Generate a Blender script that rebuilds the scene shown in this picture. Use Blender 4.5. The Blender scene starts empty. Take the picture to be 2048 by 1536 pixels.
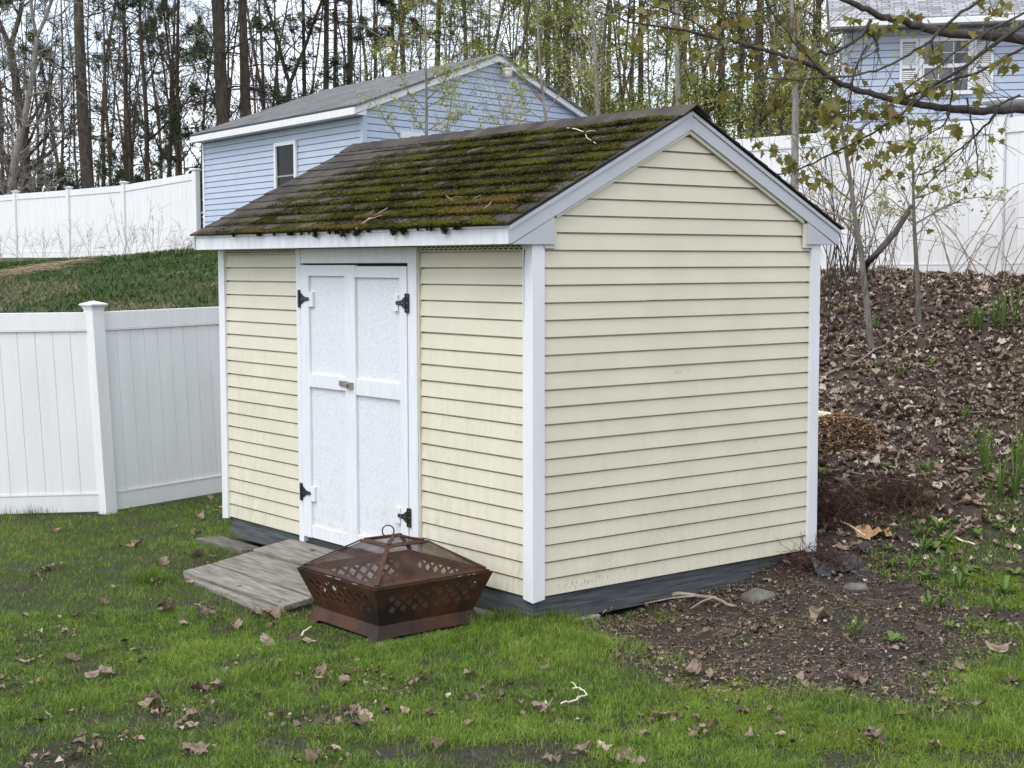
import bpy, math, random
import numpy as np
from mathutils import Matrix, Vector

# ------------------------------------------------------------------ camera, sky, sun
S = bpy.context.scene
CZ, FPX = 2.1996, 3021.46                      # camera height (m), focal length in photo pixels (2048 wide)
PITCH, ROLL = math.radians(-4.5399), math.radians(-0.1282)
CAM = np.array([0., 0., CZ])
_f = np.array([0., math.cos(PITCH), math.sin(PITCH)]); _r0 = np.array([1., 0., 0.]); _u0 = np.cross(_r0, _f)
_r = math.cos(ROLL)*_r0 + math.sin(ROLL)*_u0; _u = -math.sin(ROLL)*_r0 + math.cos(ROLL)*_u0
cam = bpy.data.objects.new('camera', bpy.data.cameras.new('camera')); S.collection.objects.link(cam)
cam.data.sensor_width = 36; cam.data.lens = FPX/2048*36; cam.data.clip_start = 0.1; cam.data.clip_end = 600
cam.matrix_world = Matrix(((_r[0], _u[0], -_f[0], 0), (_r[1], _u[1], -_f[1], 0), (_r[2], _u[2], -_f[2], CZ), (0, 0, 0, 1)))
S.camera = cam

SUN_DIR = Vector((-0.48, -0.64, 1.2)).normalized()          # towards the sun, veiled by cloud
sun = bpy.data.objects.new('sun', bpy.data.lights.new('sun', 'SUN')); S.collection.objects.link(sun)
sun.data.energy = 1.05; sun.data.angle = math.radians(38); sun.data.color = (1.0, .97, .92)
sun.rotation_euler = SUN_DIR.to_track_quat('Z', 'Y').to_euler()

W = bpy.data.worlds.new('World'); S.world = W; W.use_nodes = True
nt = W.node_tree; nt.nodes.clear()
def N(t, ty, **k):
    n = t.nodes.new(ty)
    for a, b in k.items(): setattr(n, a, b)
    return n
out = N(nt, 'ShaderNodeOutputWorld'); bg = N(nt, 'ShaderNodeBackground'); sky = N(nt, 'ShaderNodeTexSky', sky_type='NISHITA')
sky.sun_disc = False; sky.sun_elevation = math.asin(SUN_DIR.z); sky.sun_rotation = math.atan2(SUN_DIR.x, SUN_DIR.y)
sky.air_density = 1.0; sky.dust_density = 1.5
tc = N(nt, 'ShaderNodeTexCoord'); mp = N(nt, 'ShaderNodeMapping'); mp.inputs['Scale'].default_value = (1, 1, 2.6)
nz = N(nt, 'ShaderNodeTexNoise'); nz.inputs['Scale'].default_value = 5.0; nz.inputs['Detail'].default_value = 6; nz.inputs['Roughness'].default_value = .55
cr = N(nt, 'ShaderNodeValToRGB'); cr.color_ramp.elements[0].position = .40; cr.color_ramp.elements[0].color = (.35, .35, .35, 1)
cr.color_ramp.elements[1].position = .62; cr.color_ramp.elements[1].color = (1, 1, 1, 1)
mx = N(nt, 'ShaderNodeMixRGB'); mx.inputs[2].default_value = (8.0, 8.4, 9.2, 1)
nt.links.new(tc.outputs['Generated'], mp.inputs[0]); nt.links.new(mp.outputs[0], nz.inputs['Vector']); nt.links.new(nz.outputs['Fac'], cr.inputs[0])
nt.links.new(cr.outputs[0], mx.inputs[0]); nt.links.new(sky.outputs[0], mx.inputs[1]); nt.links.new(mx.outputs[0], bg.inputs[0])
bg.inputs[1].default_value = 0.12; nt.links.new(bg.outputs[0], out.inputs[0])
V = S.view_settings; V.view_transform = 'Standard'; V.look = 'None'; V.exposure = 0.98; V.gamma = 1; V.use_curve_mapping = False

# ------------------------------------------------------------------ pixel <-> place helpers
def ray(px, py):
    d = _f + _r*(px-1024)/FPX + _u*(768-py)/FPX
    return d/d[1]
def at(px, py, Y): return CAM + ray(px, py)*Y
def plane_hit(px, py, p, n):
    d = ray(px, py); t = ((np.asarray(p)-CAM)@n)/(d@n); return CAM + d*t
YAW = math.radians(-51.6576); SOFF = (6.7544, -5.4965)
SR = np.array([math.cos(YAW), -math.sin(YAW)]); SF = np.array([math.sin(YAW), math.cos(YAW)])
def s2w(x, y, z=0.):                            # shed frame -> world
    q = np.array([x-SOFF[0], y-SOFF[1]]); return np.array([q@SR, q@SF, z+.25])
def w2s(X, Y):
    return X*SR[0]+Y*SF[0]+SOFF[0], X*SR[1]+Y*SF[1]+SOFF[1]

# ------------------------------------------------------------------ mesh helpers
COL = S.collection
def mesh_np(name, Vt, F, smooth=False, tint=None, uv=None):
    Vt = np.ascontiguousarray(Vt, np.float32); F = np.ascontiguousarray(F, np.int32); k = F.shape[1]
    me = bpy.data.meshes.new(name); me.vertices.add(len(Vt)); me.vertices.foreach_set('co', Vt.ravel())
    me.loops.add(F.size); me.loops.foreach_set('vertex_index', F.ravel())
    me.polygons.add(len(F)); me.polygons.foreach_set('loop_start', np.arange(0, F.size, k, dtype=np.int32))
    try: me.polygons.foreach_set('loop_total', np.full(len(F), k, np.int32))
    except Exception: pass
    if tint is not None:
        a = me.attributes.new('tint', 'FLOAT', 'POINT'); a.data.foreach_set('value', np.ascontiguousarray(tint, np.float32))
    me.update(calc_edges=True); me.validate()
    if smooth: me.polygons.foreach_set('use_smooth', np.ones(len(me.polygons), bool))
    return me
class MB:
    def __init__(s): s.v = []; s.f = []; s.uv = []
    def add(s, vs, fs):
        o = len(s.v); s.v += [tuple(map(float, p)) for p in vs]; s.f += [tuple(i+o for i in f) for f in fs]; return s
    def hexa(s, b, t):                          # 4 bottom points (ccw) + 4 top points
        return s.add(list(b)+list(t), [(3, 2, 1, 0), (4, 5, 6, 7), (0, 1, 5, 4), (1, 2, 6, 5), (2, 3, 7, 6), (3, 0, 4, 7)])
    def box(s, x0, x1, y0, y1, z0, z1):
        return s.hexa([(x0, y0, z0), (x1, y0, z0), (x1, y1, z0), (x0, y1, z0)], [(x0, y0, z1), (x1, y0, z1), (x1, y1, z1), (x0, y1, z1)])
    def prism(s, poly, fn0, fn1):               # 2-d polygon extruded between two mappings to 3-d
        n = len(poly); s.add([fn0(*p) for p in poly]+[fn1(*p) for p in poly],
              [tuple(range(n))[::-1], tuple(range(n, 2*n))]+[(i, (i+1) % n, n+(i+1) % n, n+i) for i in range(n)]); return s
    def tube(s, pts, rad, k=6, cap=True):
        P = np.array(pts, float); R = np.broadcast_to(np.array(rad, float), (len(P),))
        v, f = tube_np(P, R, k); s.add(v, [tuple(q) for q in f])
        if cap: s.f += [tuple(range(len(s.v)-len(v), len(s.v)-len(v)+k))[::-1], tuple(range(len(s.v)-k, len(s.v)))]
        return s
    def build(s, name, m, parent=None, bevel=0, smooth=False):
        me = bpy.data.meshes.new(name); me.from_pydata(s.v, [], s.f); me.update()
        return obj(name, me, m, parent, bevel, smooth)
def tube_np(P, R, k):
    n = len(P); T = np.gradient(P, axis=0); T /= np.linalg.norm(T, axis=1)[:, None]+1e-9
    ref = np.array([0, 0, 1.]) if abs(T[0][2]) < .9 else np.array([1., 0, 0])
    A = np.cross(T, ref); A /= np.linalg.norm(A, axis=1)[:, None]+1e-9; B = np.cross(T, A)
    a = np.arange(k)*2*math.pi/k
    v = P[:, None]+R[:, None, None]*(np.cos(a)[None, :, None]*A[:, None]+np.sin(a)[None, :, None]*B[:, None])
    i = np.arange(n-1)[:, None]*k; j = np.arange(k)[None]; j2 = (j+1) % k
    f = np.stack([i+j, i+j2, i+k+j2, i+k+j], -1).reshape(-1, 4)
    return v.reshape(-1, 3), f
def tubes_mesh(name, lines, kfn=lambda r: 6 if r > .03 else (4 if r > .01 else 3), tint=None):
    vs, fs, o = [], [], 0
    for P, R in lines:
        v, f = tube_np(np.asarray(P, float), np.asarray(R, float), kfn(R[0])); vs.append(v); fs.append(f+o); o += len(v)
    return mesh_np(name, np.concatenate(vs), np.concatenate(fs), True)
def rotm(rng, n, tilt=1.0, up=None):
    """random orientations: spin about z, then tilt away from z by up to `tilt` rad"""
    a = rng.uniform(0, 2*math.pi, n); b = rng.normal(0, tilt, n); c = rng.uniform(0, 2*math.pi, n)
    ca, sa, cb, sb, cc, sc = np.cos(a), np.sin(a), np.cos(b), np.sin(b), np.cos(c), np.sin(c); z = np.zeros(n); o = np.ones(n)
    Rz = np.stack([ca, -sa, z, sa, ca, z, z, z, o], -1).reshape(n, 3, 3)
    Rx = np.stack([o, z, z, z, cb, -sb, z, sb, cb], -1).reshape(n, 3, 3)
    R2 = np.stack([cc, -sc, z, sc, cc, z, z, z, o], -1).reshape(n, 3, 3)
    return R2@Rx@Rz
def scatter_mesh(name, tv, tf, pos, R, sc, tint=None, smooth=False):
    tv = np.asarray(tv, float); tf = np.asarray(tf); n = len(pos); m = len(tv)
    sc = np.asarray(sc, float); sc = sc[:, None, None] if sc.ndim == 1 else sc[:, None, :]
    v = np.einsum('nij,nmj->nmi', R, tv[None]*sc)+pos[:, None]
    f = tf[None]+(np.arange(n)*m)[:, None, None]
    return mesh_np(name, v.reshape(-1, 3), f.reshape(-1, tf.shape[1]), smooth, None if tint is None else np.repeat(tint, m))
def obj(name, me, m, parent=None, bevel=0, smooth=False):
    o = bpy.data.objects.new(name, me); COL.objects.link(o)
    if m is not None and not len(me.materials): me.materials.append(m)
    if parent is not None: o.parent = parent
    if smooth: me.polygons.foreach_set('use_smooth', np.ones(len(me.polygons), bool))
    if bevel:
        b = o.modifiers.new('bevel', 'BEVEL'); b.width = bevel; b.segments = 2; b.limit_method = 'ANGLE'; b.angle_limit = .6
    return o
def tag(o, label=None, cat=None, group=None, kind=None):
    for k, x in (('label', label), ('category', cat), ('group', group), ('kind', kind)):
        if x: o[k] = x
    return o
def thing(name, loc, label, cat, rz=0., group=None):
    o = bpy.data.objects.new(name, None); COL.objects.link(o); o.location = loc; o.rotation_euler = (0, 0, rz); o.empty_display_size = .2
    return tag(o, label, cat, group)
def copy_tree(o, parent=None):
    c = o.copy(); COL.objects.link(c); c.parent = parent
    for ch in list(o.children): copy_tree(ch, c)
    return c

# ------------------------------------------------------------------ materials
def new_mat(name):
    m = bpy.data.materials.new(name); m.use_nodes = True; t = m.node_tree; return m, t, t.nodes['Principled BSDF'], t.nodes['Material Output']
def ramp(t, stops, fac=None):
    r = N(t, 'ShaderNodeValToRGB'); e = r.color_ramp.elements
    while len(e) < len(stops): e.new(.5)
    for q, (p, c) in zip(e, stops): q.position = p; q.color = (*c, 1) if len(c) == 3 else c
    if fac is not None: t.links.new(fac, r.inputs[0])
    return r
def noise(t, scale, detail=4, rough=.55, vec=None, stretch=None, coord='Object', off=None):
    n = N(t, 'ShaderNodeTexNoise'); n.inputs['Scale'].default_value = scale; n.inputs['Detail'].default_value = detail; n.inputs['Roughness'].default_value = rough
    if vec is None:
        c = N(t, 'ShaderNodeTexCoord'); vec = c.outputs[coord]
    if stretch or off:
        mp = N(t, 'ShaderNodeMapping'); mp.inputs['Scale'].default_value = stretch or (1, 1, 1); mp.inputs['Location'].default_value = off or (0, 0, 0)
        t.links.new(vec, mp.inputs[0]); vec = mp.outputs[0]
    t.links.new(vec, n.inputs['Vector']); return n
def mix(t, a, b, fac, mode='MIX'):
    m = N(t, 'ShaderNodeMixRGB', blend_type=mode)
    for s, x in ((0, fac), (1, a), (2, b)):
        if isinstance(x, (int, float)): m.inputs[s].default_value = x if s == 0 else (x, x, x, 1)
        elif isinstance(x, tuple): m.inputs[s].default_value = (*x, 1)
        else: t.links.new(x, m.inputs[s])
    return m.outputs[0]
def bump(t, bsdf, h, strength=.3, dist=.01):
    b = N(t, 'ShaderNodeBump'); b.inputs['Strength'].default_value = strength; b.inputs['Distance'].default_value = dist
    t.links.new(h, b.inputs['Height']); t.links.new(b.outputs[0], bsdf.inputs['Normal'])
def plain(name, c, rough=.6, var=.12, scale=6, bs=0, bscale=60, spec=.4, metal=0, stretch=None):
    m, t, b, o = new_mat(name); n = noise(t, scale, 5, .6, stretch=stretch)
    lo = tuple(x*(1-var) for x in c); hi = tuple(min(1, x*(1+var)) for x in c)
    r = ramp(t, [(.3, lo), (.7, hi)], n.outputs['Fac']); t.links.new(r.outputs[0], b.inputs['Base Color'])
    b.inputs['Roughness'].default_value = rough; b.inputs['Specular IOR Level'].default_value = spec; b.inputs['Metallic'].default_value = metal
    if bs: bump(t, b, noise(t, bscale, 4, .6, stretch=stretch).outputs['Fac'], bs, .006)
    return m
def tinted(name, stops, rough=.7, spec=.25, trans=0., bs=0):
    """colour picked per piece from the 'tint' attribute"""
    m, t, b, o = new_mat(name); a = N(t, 'ShaderNodeAttribute', attribute_name='tint')
    r = ramp(t, stops, a.outputs['Fac']); t.links.new(r.outputs[0], b.inputs['Base Color'])
    b.inputs['Roughness'].default_value = rough; b.inputs['Specular IOR Level'].default_value = spec
    if trans:
        tr = N(t, 'ShaderNodeBsdfTranslucent'); t.links.new(r.outputs[0], tr.inputs[0]); ms = N(t, 'ShaderNodeMixShader'); ms.inputs[0].default_value = trans
        t.links.new(b.outputs[0], ms.inputs[1]); t.links.new(tr.outputs[0], ms.inputs[2]); t.links.new(ms.outputs[0], o.inputs[0])
    if bs: bump(t, b, noise(t, 90, 4).outputs['Fac'], bs, .004)
    return m
def siding_mat(name, c, stain, dirt=(.33, .34, .22), amount=1.):
    m, t, b, o = new_mat(name); g = N(t, 'ShaderNodeTexCoord')
    n1 = noise(t, 2.2, 4, .6, g.outputs['Object']); base = ramp(t, [(.3, tuple(x*.94 for x in c)), (.7, tuple(min(1, x*1.03) for x in c))], n1.outputs['Fac']).outputs[0]
    if stain:                                   # algae and run-off, strongest low on the wall and in streaks
        st = noise(t, 3.2, 6, .65, g.outputs['Object'], stretch=(6, 6, 1.2)); fine = noise(t, 16, 6, .7, g.outputs['Object'], stretch=(2.4, 2.4, 1))
        s1 = ramp(t, [(.40, (0, 0, 0)), (.66, (1, 1, 1))], st.outputs['Fac']).outputs[0]; s2 = ramp(t, [(.30, (.15, .15, .15)), (.64, (1, 1, 1))], fine.outputs['Fac']).outputs[0]
        big = noise(t, 1.1, 3, .5, g.outputs['Object'], off=(3, 1, 2)); s3 = ramp(t, [(.34, (.10, .10, .10)), (.60, (1, 1, 1))], big.outputs['Fac']).outputs[0]
        sp = mix(t, mix(t, s1, s2, 1., 'MULTIPLY'), s3, 1., 'MULTIPLY')
        sx = N(t, 'ShaderNodeSeparateXYZ'); t.links.new(g.outputs['Object'], sx.inputs[0])
        mr = N(t, 'ShaderNodeMapRange'); mr.inputs[1].default_value = 1.5; mr.inputs[2].default_value = 0; mr.inputs[3].default_value = .10*amount; mr.inputs[4].default_value = .55*amount
        t.links.new(sx.outputs[2], mr.inputs[0]); fac = mix(t, sp, mr.outputs[0], 1., 'MULTIPLY'); base = mix(t, base, dirt, fac)
        spk = noise(t, 60, 2, .5, g.outputs['Object'], stretch=(1.6, 1.6, .7)); sk = ramp(t, [(.74, (0, 0, 0)), (.78, (1, 1, 1))], spk.outputs['Fac']).outputs[0]
        base = mix(t, base, (.22, .20, .16), mix(t, sk, .45*amount, 1., 'MULTIPLY'))
    t.links.new(base, b.inputs['Base Color']); b.inputs['Roughness'].default_value = .5; b.inputs['Specular IOR Level'].default_value = .35
    bump(t, b, noise(t, 40, 3, .6, g.outputs['Object'], stretch=(.25, .25, 5)).outputs['Fac'], .08, .003); return m
M = {}
M['cream'] = siding_mat('cream_vinyl', (.635, .588, .46), True, (.30, .31, .20), 1.15)
M['cream_gable'] = siding_mat('cream_vinyl_gable', (.645, .59, .45), True, (.36, .35, .26), .55)
M['cream_trim'] = plain('cream_trim', (.58, .54, .43), .5)
M['blue'] = siding_mat('blue_vinyl', (.44, .50, .605), False)
M['white'] = plain('white_vinyl', (.70, .70, .70), .45, .05, 3, 0, 60, .4, 0, (3, 3, .6))
M['white_fence'] = plain('white_fence_vinyl', (.71, .71, .705), .42, .05, 2.2, 0, 60, .4, 0, (3, 3, .5))
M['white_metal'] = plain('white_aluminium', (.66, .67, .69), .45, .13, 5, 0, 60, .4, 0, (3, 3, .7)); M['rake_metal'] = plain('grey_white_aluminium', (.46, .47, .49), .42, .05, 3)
M['dark'] = plain('dark_void', (.012, .012, .012), .9)
M['black_iron'] = plain('black_iron', (.012, .012, .013), .45, .3, 30, .3, 90)
M['steel'] = plain('dull_steel', (.35, .33, .28), .4, .3, 40, 0, 60, .5, .8)
M['skid'] = plain('blue_grey_paint_wood', (.082, .087, .090), .85, .55, 9, .5, 22, .25, 0, (.35, .35, 6))
M['old_wood'] = plain('weathered_wood', (.165, .152, .128), .85, .5, 6, .5, 30, .2, 0, (.7, 6, 6))
def _vary(m, lo=.75, hi=1.25):
    t = m.node_tree; b = t.nodes['Principled BSDF']; l = b.inputs['Base Color'].links[0]; src = l.from_socket; oi = N(t, 'ShaderNodeObjectInfo'); r = ramp(t, [(0, (lo, lo, lo)), (1, (hi, hi, hi))], oi.outputs['Random']); t.links.new(mix(t, src, r.outputs[0], 1., 'MULTIPLY'), b.inputs['Base Color'])
_vary(M['old_wood'])
M['concrete'] = plain('concrete', (.30, .28, .24), .9, .25, 12, .5, 60, .2)
M['stone'] = plain('stone', (.125, .115, .10), .9, .45, 9, .6, 30, .25)
M['bark'] = plain('brown_bark', (.085, .070, .056), .9, .55, 5, .9, 14, .15, 0, (4, 4, .7))
M['bark_pale'] = plain('pale_bark', (.22, .20, .175), .85, .4, 6, .6, 14, .2, 0, (3, 3, .8))
M['bark_mid'] = plain('grey_sapling_bark', (.15, .135, .118), .85, .5, 9, .7, 20, .2, 0, (3, 3, .9))
M['bark_dark'] = plain('dark_branch_bark', (.062, .052, .046), .85, .45, 14, .7, 40, .2)
M['twig_dry'] = plain('dry_twig', (.25, .20, .155), .85, .35, 12)
M['twig_pale'] = plain('peeled_twig', (.62, .56, .42), .7, .2, 12)
M['straw'] = tinted('straw', [(0, (.20, .15, .09)), (1, (.46, .36, .23))], .85, .15)
M['roots'] = tinted('rusty_roots', [(0, (.030, .018, .014)), (1, (.125, .068, .048))], .9, .1)
M['chips'] = tinted('wood_chips', [(0, (.12, .065, .038)), (.5, (.25, .15, .085)), (1, (.43, .31, .20))], .9, .1)
M['cardboard'] = plain('brown_paper', (.40, .25, .12), .85, .25, 12, .5, 25)
M['tarp'] = plain('black_plastic', (.03, .031, .034), .4, .3, 8, .5, 14)
M['grass'] = tinted('grass_blades', [(0, (.045, .090, .013)), (.40, (.125, .215, .022)), (.82, (.22, .305, .042)), (.93, (.28, .30, .09)), (1, (.40, .34, .19))], .55, .3, .3)
M['hill_grass'] = tinted('hill_grass_blades', [(0, (.026, .060, .014)), (.5, (.055, .105, .022)), (.80, (.095, .13, .035)), (.9, (.17, .14, .085)), (1, (.28, .23, .15))], .7, .2, .2)
M['moss_mat'] = tinted('ground_moss', [(0, (.075, .115, .012)), (1, (.17, .20, .025))], .8, .15, .2)
M['dead_leaf'] = tinted('dead_leaves', [(0, (.07, .045, .033)), (.45, (.185, .13, .095)), (.8, (.32, .24, .185)), (1, (.52, .44, .36))], .75, .25, .1)
M['weed'] = tinted('weed_leaves', [(0, (.055, .105, .022)), (1, (.14, .21, .045))], .65, .2, .25)
M['maple_leaf'] = tinted('young_maple_leaves', [(0, (.20, .115, .045)), (.3, (.19, .15, .035)), (1, (.19, .195, .042))], .55, .3, .4)
M['spring_leaf'] = tinted('spring_leaves', [(0, (.21, .21, .045)), (.6, (.33, .37, .07)), (1, (.46, .49, .16))], .6, .25, .35)
M['pine_needle'] = tinted('pine_needles', [(0, (.034, .05, .022)), (.7, (.072, .098, .042)), (1, (.11, .14, .065))], .7, .2, .15)
M['rust_bud'] = tinted('rust_buds', [(0, (.085, .045, .034)), (1, (.22, .125, .085))], .8, .2, .2)
M['moss'] = tinted('roof_moss', [(0, (.016, .015, .005)), (.4, (.042, .043, .008)), (.75, (.078, .074, .013)), (.9, (.085, .050, .012)), (1, (.17, .16, .06))], .95, .05)
M['glass'] = plain('window_glass', (.010, .012, .018), .10, .3, 2, 0, 60, .06)
M['house_glass'] = plain('reflective_glass', (.06, .062, .065), .04, .3, 2, 0, 60, .9)
M['lamp_glass'] = plain('lamp_glass', (.46, .41, .37), .3, .1)
M['lamp_grey'] = plain('lamp_grey', (.26, .25, .24), .6, .2)

def mk_shingle():
    m, t, b, o = new_mat('mossy_shingle'); g = N(t, 'ShaderNodeTexCoord')
    n = noise(t, 5, 5, .6, g.outputs['Object']); gr = noise(t, 240, 3, .7, g.outputs['Object'])
    base = ramp(t, [(.3, (.046, .041, .035)), (.7, (.086, .077, .067))], n.outputs['Fac']).outputs[0]
    oi = N(t, 'ShaderNodeObjectInfo'); hv = ramp(t, [(0, (.72, .72, .72)), (1, (1.25, 1.22, 1.18))], oi.outputs['Random']).outputs[0]
    base = mix(t, base, hv, 1., 'MULTIPLY'); base = mix(t, base, ramp(t, [(.3, (.55, .55, .55)), (.75, (1.35, 1.33, 1.3))], gr.outputs['Fac']).outputs[0], 1., 'MULTIPLY')
    li = noise(t, 34, 4, .7, g.outputs['Object'], off=(5, 2, 1)); base = mix(t, base, (.15, .14, .125), ramp(t, [(.62, (0, 0, 0)), (.75, (.7, .7, .7))], li.outputs['Fac']).outputs[0])
    t.links.new(base, b.inputs['Base Color']); b.inputs['Roughness'].default_value = .95; b.inputs['Specular IOR Level'].default_value = .15
    bump(t, b, gr.outputs['Fac'], .5, .003); return m
M['shingle'] = mk_shingle()
def mk_farroof(name, c1, c2, mortar, bw, bh):
    m, t, b, o = new_mat(name); u = N(t, 'ShaderNodeUVMap')
    br = N(t, 'ShaderNodeTexBrick'); br.inputs['Color1'].default_value = (*c1, 1); br.inputs['Color2'].default_value = (*c2, 1); br.inputs['Mortar'].default_value = (*mortar, 1)
    br.inputs['Scale'].default_value = 1; br.inputs['Brick Width'].default_value = bw; br.inputs['Row Height'].default_value = bh; br.inputs['Mortar Size'].default_value = .012; br.inputs['Bias'].default_value = -.2
    br.offset = .37; t.links.new(u.outputs[0], br.inputs['Vector'])
    n = noise(t, 1.2, 5, .6); cc = mix(t, br.outputs['Color'], ramp(t, [(.3, (.75, .75, .75)), (.7, (1.2, 1.2, 1.2))], n.outputs['Fac']).outputs[0], 1., 'MULTIPLY')
    t.links.new(cc, b.inputs['Base Color']); b.inputs['Roughness'].default_value = .9; b.inputs['Specular IOR Level'].default_value = .2
    bump(t, b, br.outputs['Fac'], -.5, .02); return m
M['grey_roof'] = mk_farroof('grey_asphalt_roof', (.125, .13, .128), (.18, .185, .18), (.07, .072, .07), .33, .14)
M['pale_roof'] = mk_farroof('pale_asphalt_roof', (.36, .36, .37), (.17, .165, .17), (.14, .135, .14), .22, .14)
def mk_paint_osb():
    m, t, b, o = new_mat('painted_strand_board'); g = N(t, 'ShaderNodeTexCoord')
    v = N(t, 'ShaderNodeTexVoronoi', feature='F1'); v.inputs['Scale'].default_value = 60
    w = noise(t, 9, 3, .5, g.outputs['Object']); vv = mix(t, g.outputs['Object'], w.outputs['Color'], .12, 'ADD'); mpn = N(t, 'ShaderNodeMapping'); mpn.inputs['Scale'].default_value = (1, 1, 1.7); mpn.inputs['Rotation'].default_value = (0, .5, 0)
    t.links.new(vv, mpn.inputs[0]); t.links.new(mpn.outputs[0], v.inputs['Vector'])
    c = ramp(t, [(.0, (.69, .70, .72)), (.45, (.675, .685, .705)), (.75, (.585, .595, .62))], v.outputs['Distance']).outputs[0]
    sp = noise(t, 45, 5, .7, g.outputs['Object'], off=(2, 5, 1)); c = mix(t, c, (.42, .40, .38), ramp(t, [(.68, (0, 0, 0)), (.76, (.35, .35, .35))], sp.outputs['Fac']).outputs[0])
    sx = N(t, 'ShaderNodeSeparateXYZ'); t.links.new(g.outputs['Object'], sx.inputs[0]); mr = N(t, 'ShaderNodeMapRange'); mr.inputs[1].default_value = .45; mr.inputs[2].default_value = .02; mr.inputs[3].default_value = 0; mr.inputs[4].default_value = .8
    t.links.new(sx.outputs[2], mr.inputs[0]); gn = noise(t, 12, 6, .7, g.outputs['Object'], off=(1, 1, 7))
    c = mix(t, c, (.34, .33, .26), mix(t, ramp(t, [(.5, (0, 0, 0)), (.7, (.8, .8, .8))], gn.outputs['Fac']).outputs[0], mr.outputs[0], 1., 'MULTIPLY'))
    t.links.new(c, b.inputs['Base Color']); b.inputs['Roughness'].default_value = .55
    bump(t, b, v.outputs['Distance'], .16, .003); return m
M['osb'] = mk_paint_osb()
M['white_paint'] = plain('white_painted_wood', (.68, .69, .71), .5, .07, 7, .2, 24, .3, 0, (5, 5, .6))
def mk_rust(name, lo, hi, dark):
    m, t, b, o = new_mat(name); g = N(t, 'ShaderNodeTexCoord'); n = noise(t, 7, 8, .68, g.outputs['Object'], stretch=(1, 1, .6)); n2 = noise(t, 3.2, 4, .55, g.outputs['Object'], off=(4, 4, 4))
    c = ramp(t, [(.28, lo), (.52, tuple((a+b_)/2 for a, b_ in zip(lo, hi))), (.75, hi)], n.outputs['Fac']).outputs[0]
    c = mix(t, c, dark, ramp(t, [(.52, (0, 0, 0)), (.66, (.85, .85, .85))], n2.outputs['Fac']).outputs[0]); f = noise(t, 80, 4, .7, g.outputs['Object'])
    c = mix(t, c, ramp(t, [(.3, (.6, .6, .6)), (.7, (1.3, 1.3, 1.3))], f.outputs['Fac']).outputs[0], 1., 'MULTIPLY')
    t.links.new(c, b.inputs['Base Color']); b.inputs['Roughness'].default_value = .62; b.inputs['Specular IOR Level'].default_value = .35; bump(t, b, f.outputs['Fac'], .35, .003); return m
M['rust'] = mk_rust('rusted_steel', (.022, .011, .007), (.105, .038, .013), (.012, .011, .010))
M['rust_lid'] = mk_rust('rusted_lid_steel', (.030, .013, .008), (.085, .031, .013), (.020, .011, .008))
def mk_screen():
    m, t, b, o = new_mat('wire_screen'); n = noise(t, 14, 5, .6)
    c = ramp(t, [(.3, (.022, .013, .009)), (.7, (.085, .034, .016))], n.outputs['Fac']); t.links.new(c.outputs[0], b.inputs['Base Color']); b.inputs['Roughness'].default_value = .6
    tr = N(t, 'ShaderNodeBsdfTransparent'); ms = N(t, 'ShaderNodeMixShader')
    g = N(t, 'ShaderNodeTexCoord'); n2 = noise(t, 5, 3, .5, g.outputs['Object']); fr = ramp(t, [(.36, (.46, .46, .46)), (.64, (.70, .70, .70))], n2.outputs['Fac'])
    t.links.new(fr.outputs[0], ms.inputs[0]); t.links.new(tr.outputs[0], ms.inputs[1]); t.links.new(b.outputs[0], ms.inputs[2]); t.links.new(ms.outputs[0], o.inputs[0]); return m
M['screen'] = mk_screen()
def mk_ground():
    m, t, b, o = new_mat('soil'); g = N(t, 'ShaderNodeTexCoord'); a = N(t, 'ShaderNodeAttribute', attribute_name='turf'); l = N(t, 'ShaderNodeAttribute', attribute_name='litter')
    n = noise(t, 3, 8, .65, g.outputs['Object']); n2 = noise(t, 42, 8, .78, g.outputs['Object'])
    mud = ramp(t, [(.33, (.022, .017, .013)), (.50, (.066, .052, .041)), (.64, (.125, .10, .078)), (.72, (.21, .175, .14))], n2.outputs['Fac']).outputs[0]
    turf = ramp(t, [(.3, (.040, .052, .016)), (.7, (.080, .100, .028))], n2.outputs['Fac']).outputs[0]
    lit = ramp(t, [(.34, (.03, .022, .017)), (.55, (.105, .078, .06)), (.7, (.20, .155, .12))], n2.outputs['Fac']).outputs[0]
    c = mix(t, mud, turf, a.outputs['Fac']); c = mix(t, c, lit, l.outputs['Fac']); c = mix(t, c, ramp(t, [(.3, (.8, .8, .8)), (.7, (1.2, 1.2, 1.2))], n.outputs['Fac']).outputs[0], 1., 'MULTIPLY')
    t.links.new(c, b.inputs['Base Color']); b.inputs['Roughness'].default_value = .85; b.inputs['Specular IOR Level'].default_value = .25; bump(t, b, n2.outputs['Fac'], 1., .04); return m
M['ground'] = mk_ground()

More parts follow.
